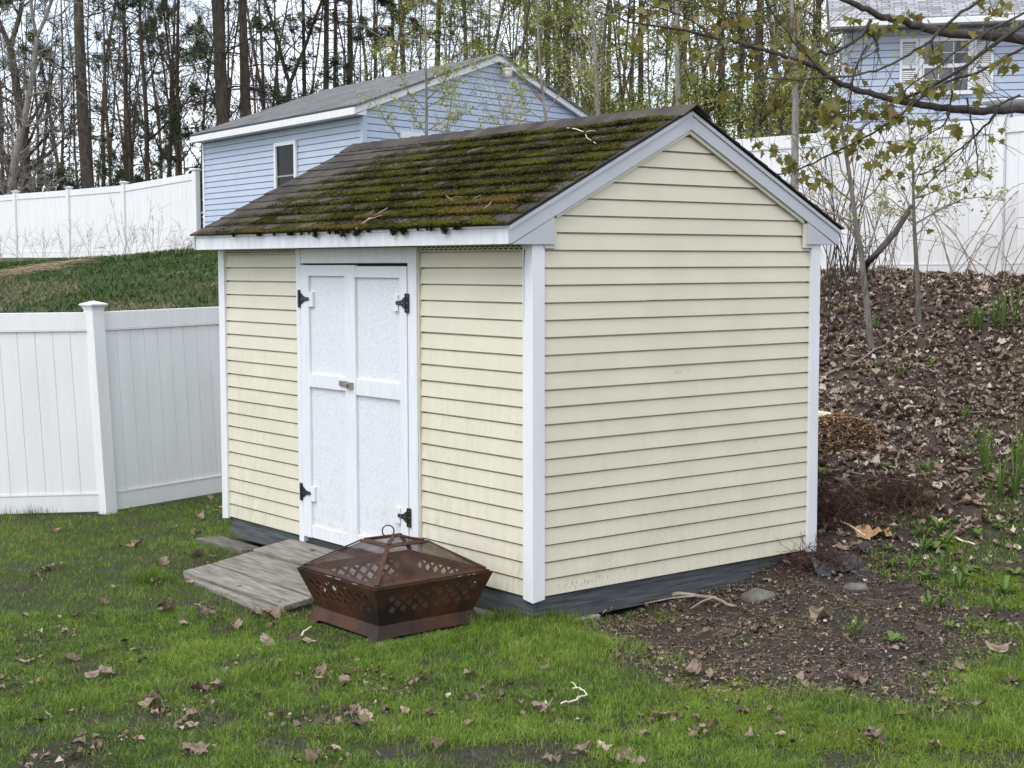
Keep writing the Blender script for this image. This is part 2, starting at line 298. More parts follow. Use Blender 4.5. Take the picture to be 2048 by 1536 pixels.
# ------------------------------------------------------------------ terrain
CP = np.array([(0, 0, .60), (-4, 2, .42), (4, 2, .5), (0, 5, .27), (-3, 6, .17), (3, 6, .22), (-5, 9, .03), (-2.5, 9, .06), (0, 8, .11), (-.7, 8.85, .060), (1.7, 7.25, .15), (2.3, 7.25, .15), (2.1, 9.3, .13), (2.9, 9.3, .13),
  (4.5, 9.3, .18), (-4.6, 13.4, -.04), (-3.64, 13.5, -.03), (-2.8, 14.6, -.03), (-6, 13.2, -.05), (-2.25, 11.7, .03), (-1.6, 9.6, .055), (.12, 8.7, .085), (.42, 8.98, .045), (1.2, 9.6, .08), (2.3, 10.24, .23), (3.2, 10.24, .24), (2.55, 11.45, .59), (3.5, 11.45, .59),
  (3.7, 11.94, .72), (2.9, 13.07, 1.02), (4.0, 13.06, 1.02), (3.3, 14.5, 1.37), (4.5, 14.5, 1.37), (3.8, 17, 2.0), (5.2, 17, 2.02), (7, 15.5, 2.1), (3, 19.6, 2.02), (1, 22, 2.1), (-.3, 13.3, .2), (.9, 12.5, .45),
  (-1.5, 17, .5), (1.5, 15.5, 1.3), (0, 19, 1.5), (-9.4, 36.8, 2.4), (-13.4, 41, 2.4), (-7.2, 34.7, 2.55), (-15.4, 43, 2.4), (-3, 28.4, 2.4), (-9, 26, 1.25), (-7, 20, .5), (-12, 20, .4), (-14, 30, 1.4), (2, 32, 2.8),
  (8, 27, 2.9), (12, 20, 2.6), (8, 12, 1.3), (0, 45, 3), (-20, 60, 3.3), (20, 60, 4), (0, 80, 4.5), (40, 80, 5.5), (-50, 80, 4.5), (50, 20, 4.5), (-40, 10, .2), (-30, -20, .2), (30, -20, 1), (0, -30, .5), (-60, 40, 2.5),
  (-120, -120, 1), (120, -120, 2), (-150, 150, 6), (150, 150, 7), (0, 160, 7)], float)
def _U(d2): return .5*d2*np.log(d2+1e-9)
_n = len(CP); _D = ((CP[:, None, :2]-CP[None, :, :2])**2).sum(-1); _A = np.zeros((_n+3, _n+3)); _A[:_n, :_n] = _U(_D)+np.eye(_n)*.02
_A[:_n, _n] = 1; _A[:_n, _n+1:] = CP[:, :2]; _A[_n, :_n] = 1; _A[_n+1:, :_n] = CP[:, :2].T
_w = np.linalg.solve(_A, np.concatenate([CP[:, 2], [0, 0, 0]]))
def ground_z(X, Y):
    X = np.asarray(X, float); Y = np.asarray(Y, float); sh = X.shape; x = X.ravel(); y = Y.ravel(); o = _w[_n]+_w[_n+1]*x+_w[_n+2]*y
    for i in range(_n): o = o+_w[i]*_U((x-CP[i, 0])**2+(y-CP[i, 1])**2)
    o = o+.012*np.sin(x*5.1+y*2.3)*np.sin(y*4.3-x*1.7)+.006*np.sin(x*13+1)*np.sin(y*11.3)
    return o.reshape(sh)
def hit(px, py, lift=0.):
    d = ray(px, py); Y = np.arange(5.2, 60, .02); P = CAM+d*Y[:, None]; g = ground_z(P[:, 0], P[:, 1]); k = np.argmax(P[:, 2] < g)
    p = P[k].copy(); p[2] = g[k]+lift; return p
def inpoly(x, y, poly):
    c = np.zeros(np.shape(x), bool); j = len(poly)-1
    for i in range(len(poly)):
        xi, yi = poly[i][:2]; xj, yj = poly[j][:2]
        q = ((yi > y) != (yj > y)) & (x < (xj-xi)*(y-yi)/(yj-yi+1e-12)+xi); c ^= q; j = i
    return c
def vnoise(x, y, s, seed=0):
    """cheap smooth value noise"""
    x = x*s+seed*17.3; y = y*s+seed*7.7; xi = np.floor(x); yi = np.floor(y); fx = x-xi; fy = y-yi; fx = fx*fx*(3-2*fx); fy = fy*fy*(3-2*fy)
    h = lambda a, b: np.mod(np.sin(a*127.1+b*311.7+seed*3.1)*43758.5453, 1.)
    return (h(xi, yi)*(1-fx)+h(xi+1, yi)*fx)*(1-fy)+(h(xi, yi+1)*(1-fx)+h(xi+1, yi+1)*fx)*fy
def fbm(x, y, s, seed=0): return .55*vnoise(x, y, s, seed)+.3*vnoise(x, y, s*2.1, seed+1)+.15*vnoise(x, y, s*4.3, seed+2)
DIRT = [hit(*p)[:2] for p in [(1165, 1262), (1230, 1320), (1330, 1372), (1450, 1402), (1600, 1398), (1740, 1412), (1850, 1440), (1935, 1420), (1925, 1350), (2030, 1300), (2047, 1240), (1900, 1210), (1850, 1130), (1760, 1060), (1900, 980), (2047, 930), (2047, 565), (1640, 565), (1640, 1060)]]
DIRT += [s2w(-.1, 2.3)[:2], s2w(-.1, .45)[:2]]
MUD = [(hit(px, py)[:2], r) for px, py, r in [(1050, 1508, .26), (930, 1518, .22), (1130, 1515, .2), (700, 1432, .20), (640, 1375, .16), (300, 1440, .22), (200, 1440, .14), (420, 1440, .2), (560, 1490, .2), (100, 1530, .3), (1700, 1525, .3), (1980, 1520, .25), (380, 1385, .13), (860, 1350, .1), (170, 1350, .14), (440, 1260, .16), (330, 1300, .1), (1900, 1440, .2), (60, 1460, .15), (780, 1510, .2)]]
def turf_density(x, y, jit=0.):
    r_ = np.random.default_rng(3); jx = r_.normal(0, 1, np.shape(x))*jit; jy = r_.normal(0, 1, np.shape(x))*jit*1.3
    d = inpoly(x+.5*(fbm(x, y, 2.2, 3)-.5)+jx, y+.5*(fbm(x, y, 2.2, 9)-.5)+jy, DIRT); sx, sy = w2s(x, y)
    k = np.where(d, np.where(fbm(x, y, 4.5, 23) > .62, .07, .008), 1.)
    k = np.where((sx > .04) & (sy > 2.0) & (y < 17.5), 0, k)
    for c, r in MUD:
        q = np.sqrt((x-c[0])**2+((y-c[1])*.8)**2)/(r*.72)+(fbm(x, y, 9, 5)-.5)*1.1; k = np.where(q < .7, k*.22, np.where(q < 1.15, k*.6, k))
    b = fbm(x, y, 3.1, 11); k = k*np.where(b < .27, .25, np.where(b < .36, .6, 1)); return k
gx = np.concatenate([[-170, -120, -80, -55, -40, -30, -24], np.arange(-20, -6, .8), np.arange(-6, 7.0, .1), np.arange(7, 20, .8), [22, 28, 38, 52, 75, 110, 170]])
gy = np.concatenate([[-130, -60, -30, -15, -8, -3], np.arange(0, 5, .6), np.arange(5, 20, .1), np.arange(20, 46, .5), [48, 52, 58, 66, 76, 90, 110, 135, 170]])
GX, GY = np.meshgrid(gx, gy); GZ = ground_z(GX, GY); nx, ny = len(gx), len(gy)
ii = np.arange(ny-1)[:, None]*nx+np.arange(nx-1)[None]; gf = np.stack([ii, ii+1, ii+nx+1, ii+nx], -1).reshape(-1, 4)
gme = mesh_np('ground', np.stack([GX, GY, GZ], -1).reshape(-1, 3), gf, True)
tv = np.clip(turf_density(GX, GY), 0, 1).ravel(); tv = np.where(GY.ravel() > 20, .8, tv)
a = gme.attributes.new('turf', 'FLOAT', 'POINT'); a.data.foreach_set('value', tv.astype(np.float32))
lv = np.where((GY > 10.6) & (GX > .5), 1., 0.)*np.where(GY < 22, 1, .6); lv = np.where((GY > 44), .9, lv)
a = gme.attributes.new('litter', 'FLOAT', 'POINT'); a.data.foreach_set('value', lv.ravel().astype(np.float32))
tag(obj('ground', gme, M['ground']), kind='structure')

# ------------------------------------------------------------------ the shed
R0 = random.Random(4)
L, Wd, H = 3.82, 2.483, .1016
shed = thing('garden_shed', s2w(0, 0, 0), 'cream sided garden shed with white double doors and a mossy shingle roof', 'shed', YAW)
PY, PZ, SL = 1.241, 2.89, .502                                   # ridge y, top of rake at ridge, roof slope
MB().prism([(.04, .0), (Wd-.04, .0), (Wd-.04, 2.2), (PY, 2.79), (.04, 2.2)], lambda a, b: (-L+.04, a, b), lambda a, b: (-.04, a, b)).build('wall_frame', M['cream_trim'], shed)
def course(p0, p1, z, nrm, m, p0t=None, p1t=None, h=H, name='siding_panel', parent=shed):
    """one lapped course: lip at the bottom proud of the wall, top tucked back"""
    n = np.array([*nrm, 0.]); p0 = np.array([*p0, z]); p1 = np.array([*p1, z]); q0 = np.array([*(p0t if p0t is not None else p0[:2]), z+h]); q1 = np.array([*(p1t if p1t is not None else p1[:2]), z+h])
    b = MB(); w = R0.uniform(-.0012, .0012)
    g = min(.0105, h*.4); jz = np.array([0, 0, R0.uniform(-.0012, .0012)]); kz = np.array([0, 0, R0.uniform(-.0012, .0012)]); p0 = p0+jz; p1 = p1+kz; e0 = q0+(p0-q0)*(g/h); e1 = q1+(p1-q1)*(g/h)
    b.add([p0, p1, p1-n*.035, p0-n*.035, e0-n*(.0095+w), e1-n*(.0095+w), e1-n*.030, e0-n*.030, q0-n*.030, q1-n*.030, q1-n*.035, q0-n*.035],
          [(0, 1, 5, 4), (4, 5, 6, 7), (7, 6, 9, 8), (3, 2, 1, 0), (8, 9, 10, 11), (2, 3, 11, 10), (0, 4, 7, 8, 11, 3), (1, 2, 10, 9, 6, 5)])
    return b.build(name, m, parent)
for k in range(20):
    course((-3.745, 0), (-2.655, 0), k*H, (0, -1), M['cream']); course((-1.13, 0), (-.07, 0), k*H, (0, -1), M['cream'])
    js = {6: 1.12, 7: 1.12, 12: 1.78, 13: 1.78, 2: .66, 3: .66, 16: .9, 17: .9}.get(k)
    if js: course((0, .07), (0, js), k*H, (1, 0), M['cream_gable']); course((-.0016, js-.001), (-.0016, 2.413), k*H, (1, 0), M['cream_gable'])
    else: course((0, .07), (0, 2.413), k*H, (1, 0), M['cream_gable'])
    course((-L, 2.41), (-L, .07), k*H, (-1, 0), M['cream']); course((-.07, Wd), (-L+.07, Wd), k*H, (0, 1), M['cream'])
def gl(z): return max(.01, PY-(2.835-z)/SL), min(Wd-.01, PY+(2.835-z)/SL)
for k in range(20, 28):
    z = k*H; a0, a1 = gl(z); b0, b1 = gl(min(z+H, 2.83)); hh = min(H, 2.832-z)
    course((0, a0), (0, a1), z, (1, 0), M['cream_gable'], (0, b0), (0, b1), hh); course((-L, a1), (-L, a0), z, (-1, 0), M['cream'], (-L, b1), (-L, b0), hh)
def post(cx, cy, sx, sy, m=M['white']):
    """L-shaped corner post; sx, sy point from the corner into the walls"""
    t = .014; w = .0785; z0, z1 = -.028, 2.072; ox, oy = cx-sx*t, cy-sy*t
    b = MB(); P = [(ox, oy), (cx+sx*w, oy), (cx+sx*w, cy+sy*.012), (cx+sx*.012, cy+sy*.012), (cx+sx*.012, cy+sy*w), (ox, cy+sy*w)]
    if sx*sy > 0: P = P[::-1]
    b.prism(P, lambda x, y: (x, y, z0+(.012 if (x, y) != (ox, oy) else 0)), lambda x, y: (x, y, z1)); b.f[1] = tuple(b.f[1]); return b.build('corner_post', m, shed, .002)
post(0, 0, -1, 1); post(-L, 0, 1, 1); post(0, Wd, -1, -1); post(-L, Wd, 1, -1)
cr_ = MB(); zz = np.linspace(1.60, 2.035, 9); cw = [.0006, .0016, .0024, .003, .0034, .003, .0036, .006, .0105]; cx = [-.0665, -.0655, -.064, -.0625, -.062, -.0625, -.064, -.061, -.054]
cr_.add([(x-w/2, -.0150, z) for x, w, z in zip(cx, cw, zz)]+[(x+w/2, -.0150, z) for x, w, z in zip(cx, cw, zz)], [(i, i+9, i+10, i+1) for i in range(8)]).build('crack', M['dark'], shed)
sm_ = MB()
def scuff(px, py, ln=.024, w=.0022, tilt=.0):
    q = plane_hit(px, py, s2w(0, 0, 0), np.array([SR[0], SF[0], 0.])); sx_, sy_ = w2s(q[0], q[1]); z = q[2]-.25
    k_ = math.floor(z/H); z0 = max(z, k_*H+.004); z1 = min(z+ln, k_*H+.086); xf = lambda zz: -.0098*(zz-k_*H)/(H-.0105)+.0016
    if z1 > z0: sm_.add([(xf(z0), sy_-w/2, z0), (xf(z0), sy_+w/2, z0), (xf(z1), sy_+w/2+tilt, z1), (xf(z1), sy_-w/2+tilt, z1)], [(0, 1, 2, 3)])
for i_ in range(13): scuff(1118+i_*5.2+R0.uniform(-2, 2), 1182-i_*1.2+R0.uniform(-7, 2), R0.uniform(.008, .024), R0.uniform(.0012, .0026), R0.uniform(-.003, .004))
for i_ in range(7): scuff(1178+i_*6+R0.uniform(-2, 2), 1168-i_*1.3+R0.uniform(-8, 0), R0.uniform(.008, .026), R0.uniform(.0012, .003), R0.uniform(-.003, .004))
for px_, py_, l_ in ((1251, 1140, .03), (1560, 905, .022), (1195, 706, .008), (1355, 748, .018), (1362, 746, .012), (1380, 742, .012), (1600, 722, .012), (1525, 940, .012), (1512, 885, .016), (1395, 1080, .008), (1310, 1085, .01), (1440, 1035, .01), (1568, 985, .008)): scuff(px_, py_, l_, .0024, R0.uniform(-.004, .004))
sm_.build('scuff_marks', plain('scuff', (.10, .09, .075), .8), shed)
# vented strip under the eave, with punched slots
for x0, x1 in ((-3.745, -2.655), (-1.13, -.07)):
    st = MB().box(x0, x1, -.004, .02, 2.032, 2.066).build('vent_strip', M['cream_trim'], shed); sl = MB(); x = x0+.02
    while x < x1-.03:
        for j in (0, 1):
            a = x+(.02 if j else 0); sl.box(a, a+.03, -.0055, -.003, 2.037+j*.014, 2.044+j*.014)
        x += .05
    tag(sl.build('vent_slots', M['dark'], st), kind='stuff')
MB().box(-3.745, -2.655, -.006, .01, 2.026, 2.0315).build('vent_trim', M['cream_trim'], shed); MB().box(-1.13, -.07, -.006, .01, 2.026, 2.0315).build('vent_trim', M['cream_trim'], shed)
# eaves and rakes
YF, YR, XL, XR = -.205, 2.665, -L+.0, .034
MB().box(XL, XR-.004, YF, YF+.02, 2.062, 2.152).build('fascia', M['white_metal'], shed, .002); MB().box(XL, XR-.004, YR-.02, YR, 2.075, 2.165).build('fascia', M['white_metal'], shed, .002)
MB().box(XL, XR-.002, YF-.007, YF+.03, 2.1535, 2.166).build('drip_edge', M['white_metal'], shed); MB().box(XL, XR-.004, YR-.03, YR+.005, 2.1665, 2.178).build('drip_edge', M['white_metal'], shed)
MB().box(XL+.01, XR-.03, YF+.022, .03, 2.070, 2.078).build('soffit', M['cream_trim'], shed); MB().box(XL+.01, XR-.03, Wd-.03, YR-.022, 2.083, 2.091).build('soffit', M['cream_trim'], shed)
def rz(y, drop=0): return PZ-SL*abs(y-PY)-drop
for x0, x1, s in ((.0185, XR, 1), (-L-.034, -L-.0185, -1)):
    for ya, yb in ((YF+.001, PY-.0004), (PY+.0004, YR-.001)):
        lo = lambda y: max(rz(y, .112), 2.064 if y < PY else 2.078)
        ys = [ya, yb]; ys = sorted(ys+[q for q in (PY-(PZ-.112-2.064)/SL, PY+(PZ-.112-2.078)/SL) if ya < q < yb])
        poly = [(y, lo(y)) for y in ys]+[(yb, rz(yb, .026)), (ya, rz(ya, .026))]
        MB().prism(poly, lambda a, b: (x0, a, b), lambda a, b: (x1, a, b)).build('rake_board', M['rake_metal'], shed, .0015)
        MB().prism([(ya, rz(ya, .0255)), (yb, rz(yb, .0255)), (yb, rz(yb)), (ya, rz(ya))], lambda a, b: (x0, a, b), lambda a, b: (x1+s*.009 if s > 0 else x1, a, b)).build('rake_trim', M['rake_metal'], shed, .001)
    for side in (0, 1):                                           # boxed returns at the ends of the eaves
        if side == 0: pl = [(YF+.03, 2.0615), (.137, 2.0615), (.137, rz(.137, .1145))]
        else: pl = [(YR-.04, 2.075), (2.345, 2.075), (2.345, rz(2.345, .1145))]
        xa, xb = (x0-.008, x1-.002) if s > 0 else (x0+.002, x1+.008)
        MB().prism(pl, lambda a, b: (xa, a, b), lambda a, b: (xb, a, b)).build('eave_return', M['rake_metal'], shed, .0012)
        ye = pl[1][0]; yd = ye+(.024 if side == 0 else -.024)
        tx = (.004, .021) if s > 0 else (-L-.021, -L-.004)
        MB().box(*tx, min(ye, yd), max(ye, yd), pl[0][1]-.022, rz(yd, .135)).build('trim_channel', M['cream_trim'], shed)
        MB().box(*tx, min(ye, .07 if side == 0 else 2.413)+.001, max(ye, .07 if side == 0 else 2.413)-.001, pl[0][1]-.022, pl[0][1]-.003).build('trim_channel', M['cream_trim'], shed)
    for ya, yb in ((.163, PY-.0004), (PY+.0004, 2.319)):
        MB().prism([(ya, rz(ya, .136)), (yb, rz(yb, .136)), (yb, rz(yb, .113)), (ya, rz(ya, .113))], lambda a, b: (.004 if s > 0 else -L-.02, a, b), lambda a, b: (.02 if s > 0 else -L-.004, a, b)).build('trim_channel', M['cream_trim'], shed)
# roof deck and shingles
CS, SN = 1/math.hypot(1, SL), SL/math.hypot(1, SL)
def slope_pt(x, s, n, side=0):
    """x along the ridge, s up the slope from the eave, n off the slope"""
    y = YF-.022+s*CS-n*SN if side == 0 else YR+.022-s*CS+n*SN
    z = (rz(YF)-.022*SL+.004)+s*SN+n*CS if side == 0 else (rz(YR)-.022*SL+.004)+s*SN+n*CS
    return (x, y, z)
SLEN = [(PY-YF+.022)/CS, (YR+.022-PY)/CS]
for side in (0, 1):
    b = MB(); e = SLEN[side]; b.hexa([slope_pt(XL-.03, .03, .0, side), slope_pt(XR+.0, .03, .0, side), slope_pt(XR+.0, e-.004, .0, side), slope_pt(XL-.03, e-.004, .0, side)],
           [slope_pt(XL-.03, .03, .009, side), slope_pt(XR+.0, .03, .009, side), slope_pt(XR+.0, e-.004, .009, side), slope_pt(XL-.03, e-.004, .009, side)]); b.build('roof_deck', M['dark'], shed)
NROW = 11; EX = (SLEN[0]-.05)/NROW; XA, XB = XL-.045, XR+.02
shing = []
for r in range(NROW):
    x = XA+R0.uniform(-.02, 0)*0; first = True
    while x < XB-.01:
        w = R0.choice([.13, .16, .19, .22, .25, .29])*R0.uniform(.9, 1.1)
        if first: w *= R0.uniform(.5, 1)
        x1 = min(XB, x+w)
        if XB-x1 < .07: x1 = XB
        lift = R0.uniform(0, .004); tw = R0.uniform(-.003, .003); s0 = r*EX+R0.uniform(-.004, .004); s1 = (r+1)*EX+.045; th = .0065+R0.choice([0, 0, .003]); g = .0045
        b = MB(); lo = .019+lift
        b.hexa([slope_pt(x+g, s0, lo-th+.000), slope_pt(x1-g, s0+tw, lo-th), slope_pt(x1-g, s1, .0095), slope_pt(x+g, s1, .0095)],
               [slope_pt(x+g, s0, lo+th*.4), slope_pt(x1-g, s0+tw, lo+th*.4), slope_pt(x1-g, s1, .0145), slope_pt(x+g, s1, .0145)])
        b.build('shingle', M['shingle'], shed); shing.append((x, x1, r)); x = x1; first = False
for r in range(NROW):
    s0 = r*EX; s1 = s0+EX+.045; b = MB()
    b.hexa([slope_pt(XA, s0, .012, 1), slope_pt(XB, s0, .012, 1), slope_pt(XB, s1, .0095, 1), slope_pt(XA, s1, .0095, 1)], [slope_pt(XA, s0, .022, 1), slope_pt(XB, s0, .022, 1), slope_pt(XB, s1, .0145, 1), slope_pt(XA, s1, .0145, 1)]); b.build('shingle_strip', M['shingle'], shed)
x = XA
while x < XB-.02:
    x1 = min(XB, x+.14); b = MB(); zt = slope_pt(0, SLEN[0], .016)[2]; d = .13; n0, n1 = .030, .022
    pr = lambda xx, n: [slope_pt(xx, SLEN[0]-d, n), (xx, PY, zt+n*1.0), slope_pt(xx, SLEN[1]-d, n, 1)]
    A = pr(x+.003, n0); B = pr(x1+.03, n1); A2 = pr(x+.003, n0-.006); B2 = pr(x1+.03, n1-.006)
    b.add(A+B+A2+B2, [(0, 1, 4, 3), (1, 2, 5, 4), (6, 9, 10, 7), (7, 10, 11, 8), (0, 6, 7, 1), (1, 7, 8, 2), (3, 4, 10, 9), (4, 5, 11, 10), (0, 3, 9, 6), (2, 8, 11, 5)]); b.build('ridge_cap', M['shingle'], shed); x = x1
# moss: cushions of tiny tufts, thickest along the butts of the shingles
rg = np.random.default_rng(7)
def moss_density(x, s):
    u = (x-XA)/(XB-XA); v = s/SLEN[0]
    left = np.clip((u-.02-.20*v)/.28, 0, 1)**1.1*np.where(u > .965, .25, 1)*(1+.9*np.clip((u-.45)*2, 0, 1))
    patch = np.clip((fbm(x, s*1.3, 3.1, 21)-.36)*4.5, 0, 1)
    return np.clip(left*(.34+.76*patch)*(1.12-.1*v), 0, 1)
pos, sc, ti = [], [], []
n = 540000; x = rg.uniform(XA+.01, XB-.015, n); row = rg.integers(0, NROW, n); off = np.where(rg.random(n) < .55, np.abs(rg.normal(0, .17, n)), rg.random(n)); tabk = np.mod(np.sin(np.floor(x/.19+row*.47)*91.7+row*37.3)*4375.85, 1.); seam = np.abs(np.mod(x/.19+row*.47, 1)-.5) > .42
s = (row+off)*EX+rg.normal(0, .004, n); s = np.where(row == 0, s-.010, s); k = (s > -.016) & (s < SLEN[0]-.02)
dens = moss_density(x, np.clip(s, 0, 9)); fine = np.clip((fbm(x, s*1.6, 11, 5)-.30)*4, 0, 1); side_gap = fbm(x, s, 5, 31)
k &= rg.random(n) < dens*(.18+.82*fine)*np.where(off < .22+.25*side_gap, 1, np.where(seam, .8, np.where(tabk < .45, .08, .25+.6*side_gap)))*.95
x, s, off, row = x[k], s[k], off[k], row[k]; dd = dens[k]
nb = .014+.010*(1-np.clip(off, 0, 1)); hgt = rg.uniform(.2, 1, len(x))*(.004+.016*dd*np.clip(1.1-off*1.3, .2, 1))
y_ = YF-.022+s*CS-(nb+hgt)*SN; z_ = (rz(YF)-.022*SL+.004)+s*SN+(nb+hgt)*CS
pos = np.stack([x, y_, z_], -1); sz = rg.uniform(.0034, .0074, len(x))*(.75+.6*dd)
tn = np.clip(.34+1.0*(fbm(x, s, 3.5, 41)-.5)+.8*(fbm(x, s, 17, 43)-.5)+rg.normal(0, .18, len(x)), 0, .82); red = (fbm(x, s*3, 2.2, 51) > .60) & (s < .45); tn = np.where(red & (rg.random(len(x)) < .75), rg.uniform(.86, .93, len(x)), tn); tn = np.where(rg.random(len(x)) < .004, 1, tn)
tv_ = [(1, 0, -.2), (-.5, .87, -.2), (-.5, -.87, -.2), (0, 0, 1.0)]; tf_ = [(0, 1, 3), (1, 2, 3), (2, 0, 3)]
tag(obj('moss', scatter_mesh('moss', tv_, np.array(tf_), pos, rotm(rg, len(x), .55), sz, tn), M['moss'], shed), kind='stuff')
# clumps hanging over the eave
hp, hs, ht = [], [], []
for q in range(40):
    x = R0.uniform(-3.35, -.22); big = q < 6; m_ = 260 if big else 90; r_ = R0.uniform(.011, .019) if big else R0.uniform(.005, .009); 
    c = np.array([x, YF-.026, 2.160-(.012 if big else 0)])
    p = rg.normal(0, 1, (m_, 3))*np.array([r_*.75, r_*.5, r_*.65])+c; hp.append(p); hs.append(rg.uniform(.0022, .005, m_)); ht.append(np.clip(rg.normal(.16, .14, m_)+(p[:, 2]-c[2])/r_*.14, 0, .7))
hp = np.concatenate(hp)
tag(obj('hanging_moss', scatter_mesh('hanging_moss', tv_, np.array(tf_), hp, rotm(rg, len(hp), 1.5), np.concatenate(hs), np.concatenate(ht)), M['moss'], shed), kind='stuff')

# doors
MB().box(-2.641, -2.580, -.022, .03, -.035, 2.061).build('door_jamb', M['white_paint'], shed, .003); MB().box(-1.241, -1.143, -.022, .03, -.02, 2.061).build('door_jamb', M['white_paint'], shed, .003)
MB().box(-2.5785, -1.2425, -.018, .03, 1.958, 2.060).build('door_head', M['white_paint'], shed, .002)
MB().box(-2.655, -2.643, -.012, .02, 0, 2.026).build('trim_channel', M['cream_trim'], shed); MB().box(-1.141, -1.130, -.012, .02, 0, 2.026).build('trim_channel', M['cream_trim'], shed)
MB().box(-2.575, -1.245, .01, .025, .02, 1.955).build('doorway', M['dark'], shed)
def door(x0, x1, z0, z1): return MB().box(x0, x1, -.006, .008, z0, z1).build('door', M['osb'], shed)
dl = door(-2.572, -1.866, .012, 1.945); dr = door(-1.863, -1.247, .03, 1.937)
def brd(name, d, x0, x1, z0, z1, out=.026): return MB().box(x0, x1, -out, -.0065, z0, z1).build(name, M['white_paint'], d, .002)
brd('stile', dl, -2.572, -2.466, .012, 1.945); brd('stile', dl, -1.988, -1.862, .02, 1.945, .027)
brd('rail', dl, -2.4655, -1.9885, 1.870, 1.945); brd('rail', dl, -2.4655, -1.9885, 1.090, 1.182); brd('rail', dl, -2.4655, -1.9885, .014, .105, .02)
brd('stile', dr, -1.331, -1.247, .03, 1.937); brd('rail', dr, -1.860, -1.3315, 1.862, 1.937); brd('rail', dr, -1.860, -1.3315, 1.072, 1.180); brd('rail', dr, -1.860, -1.3315, .03, .12)
def hinge(d, x, zc, s):
    """black tee hinge; s=+1 strap points to +x. A packing block sits under the strap."""
    brd('packing_block', d, *(sorted((x+s*.111, x+s*.170))), zc-.055, zc+.050, .0255)
    b = MB(); f0 = lambda a, c: (a, -.0335, c); f1 = lambda a, c: (a, -.027, c)
    w = .021; b.prism([(x-s*w, zc-.062), (x+s*w*.6, zc-.062), (x+s*w*.6, zc+.062), (x-s*w, zc+.062)][::s], f0, f1)
    pr = [(.013, -.040), (.030, -.036), (.060, -.018), (.082, -.014), (.100, -.010), (.118, -.013), (.128, 0), (.118, .013), (.100, .010), (.082, .014), (.060, .018), (.030, .036), (.013, .040)]
    b.prism([(x+s*a, zc+c) for a, c in pr][::s], lambda a, c: (a, -.0345, c), lambda a, c: (a, -.0275, c))
    b.tube([(x+s*.009, -.036, zc-.06), (x+s*.009, -.036, zc+.06)], .006, 8); h = b.build('hinge', M['black_iron'], d, .001)
    sc_ = MB()
    for a, c in ((-.008, -.045), (-.008, .045), (-.008, 0), (.045, 0), (.085, 0), (.118, 0)): sc_.tube([(x+s*a, -.034, zc+c), (x+s*a, -.0372, zc+c)], .0045, 8)
    sc_.build('screw', M['steel'], h)
hinge(dl, -2.583, 1.709, 1); hinge(dr, -1.238, 1.702, -1); hinge(dl, -2.589, .330, 1); hinge(dr, -1.233, .318, -1)
lt = MB().box(-2.055, -1.955, -.040, -.0275, 1.122, 1.160).build('latch', M['steel'], dl, .004); MB().box(-1.950, -1.885, -.046, -.0275, 1.110, 1.155).build('latch_keeper', M['steel'], lt, .004)
MB().tube([(-1.945, -.046, 1.135), (-1.945, -.058, 1.135)], .017, 16).build('latch_knob', M['steel'], lt)
# base boards
MB().box(-3.72, -.030, .018, .058, -.158, -.001).build('base_board', M['skid'], shed, .003); MB().box(-.066, -.0275, .0585, 2.42, -.172, -.0015).build('base_board', M['skid'], shed, .003)
MB().box(-3.76, -3.722, .02, 2.44, -.158, -.0015).build('base_board', M['skid'], shed, .003); MB().box(-3.7, -.08, 2.40, 2.44, -.158, -.0015).build('base_board', M['skid'], shed)
MB().box(-3.7, -.08, .07, 2.39, -.05, -.012).build('floor', M['dark'], shed)

# blocks, ramp and old board by the shed
def shed_thing(name, x, y, z, label, cat, rz=0., **k): return thing(name, s2w(x, y, z), label, cat, YAW+rz, **k)
t = shed_thing('concrete_block', -.20, .42, -.290, 'grey concrete block under the gable side of the shed', 'block', .08); MB().box(0, .205, -.12, .10, 0, .117).build('block_body', M['concrete'], t, .008)
t = shed_thing('concrete_block', -.52, -.015, -.27, 'grey concrete block under the shed front beside the fire pit', 'block', -.04); MB().box(-.17, .19, -.05, .17, 0, .111).build('block_body', M['concrete'], t, .008)
rp = shed_thing('wooden_ramp', -2.0, 0, -.25, 'weathered grey plank ramp leading up to the shed doors', 'ramp')
RY = [(-.012, -.325), (-.349, -.661), (-.685, -.884), (-.908, -1.03)]; rzf = lambda y: .212+.142*y
for i, (ya, yb) in enumerate(RY):
    xa, xb = (-.765, -.755, -.735, -.69)[i], .66-.012*i; skew = .12 if i == 3 else .02
    dz_ = (.004, -.002, .003, -.004)[i]
    if i == 3: pts = [(xa+.22, yb+.085), (xb-.05, yb), (xb, ya), (xa, ya)]
    else: pts = [(xa+.015*R0.uniform(-1, 1), yb), (xb, yb), (xb+.01*R0.uniform(-1, 1), ya), (xa, ya)]
    b = MB(); b.hexa([(p[0], p[1], rzf(p[1])-.036) for p in pts], [(p[0], p[1], rzf(p[1])+dz_) for p in pts]); b.build('plank', M['old_wood'], rp, .004)
MB().hexa([(-.64, -.93, rzf(-.93)-.045), (.60, -.93, rzf(-.93)-.045), (.60, -.04, rzf(-.04)-.045), (-.64, -.04, rzf(-.04)-.045)], [(-.64, -.93, rzf(-.93)-.0375), (.60, -.93, rzf(-.93)-.0375), (.60, -.04, rzf(-.04)-.0375), (-.64, -.04, rzf(-.04)-.0375)]).build('seam_shade_sheet', M['dark'], rp)  # near-black sheet added under the planks as painted shade for the seams
for xx in (-.66, .58): MB().hexa([(xx, -.98, 0), (xx+.04, -.98, 0), (xx+.04, -.05, 0), (xx, -.05, 0)], [(xx, -.98, .035), (xx+.04, -.98, .035), (xx+.04, -.05, .165), (xx, -.05, .165)]).build('stringer', M['old_wood'], rp)
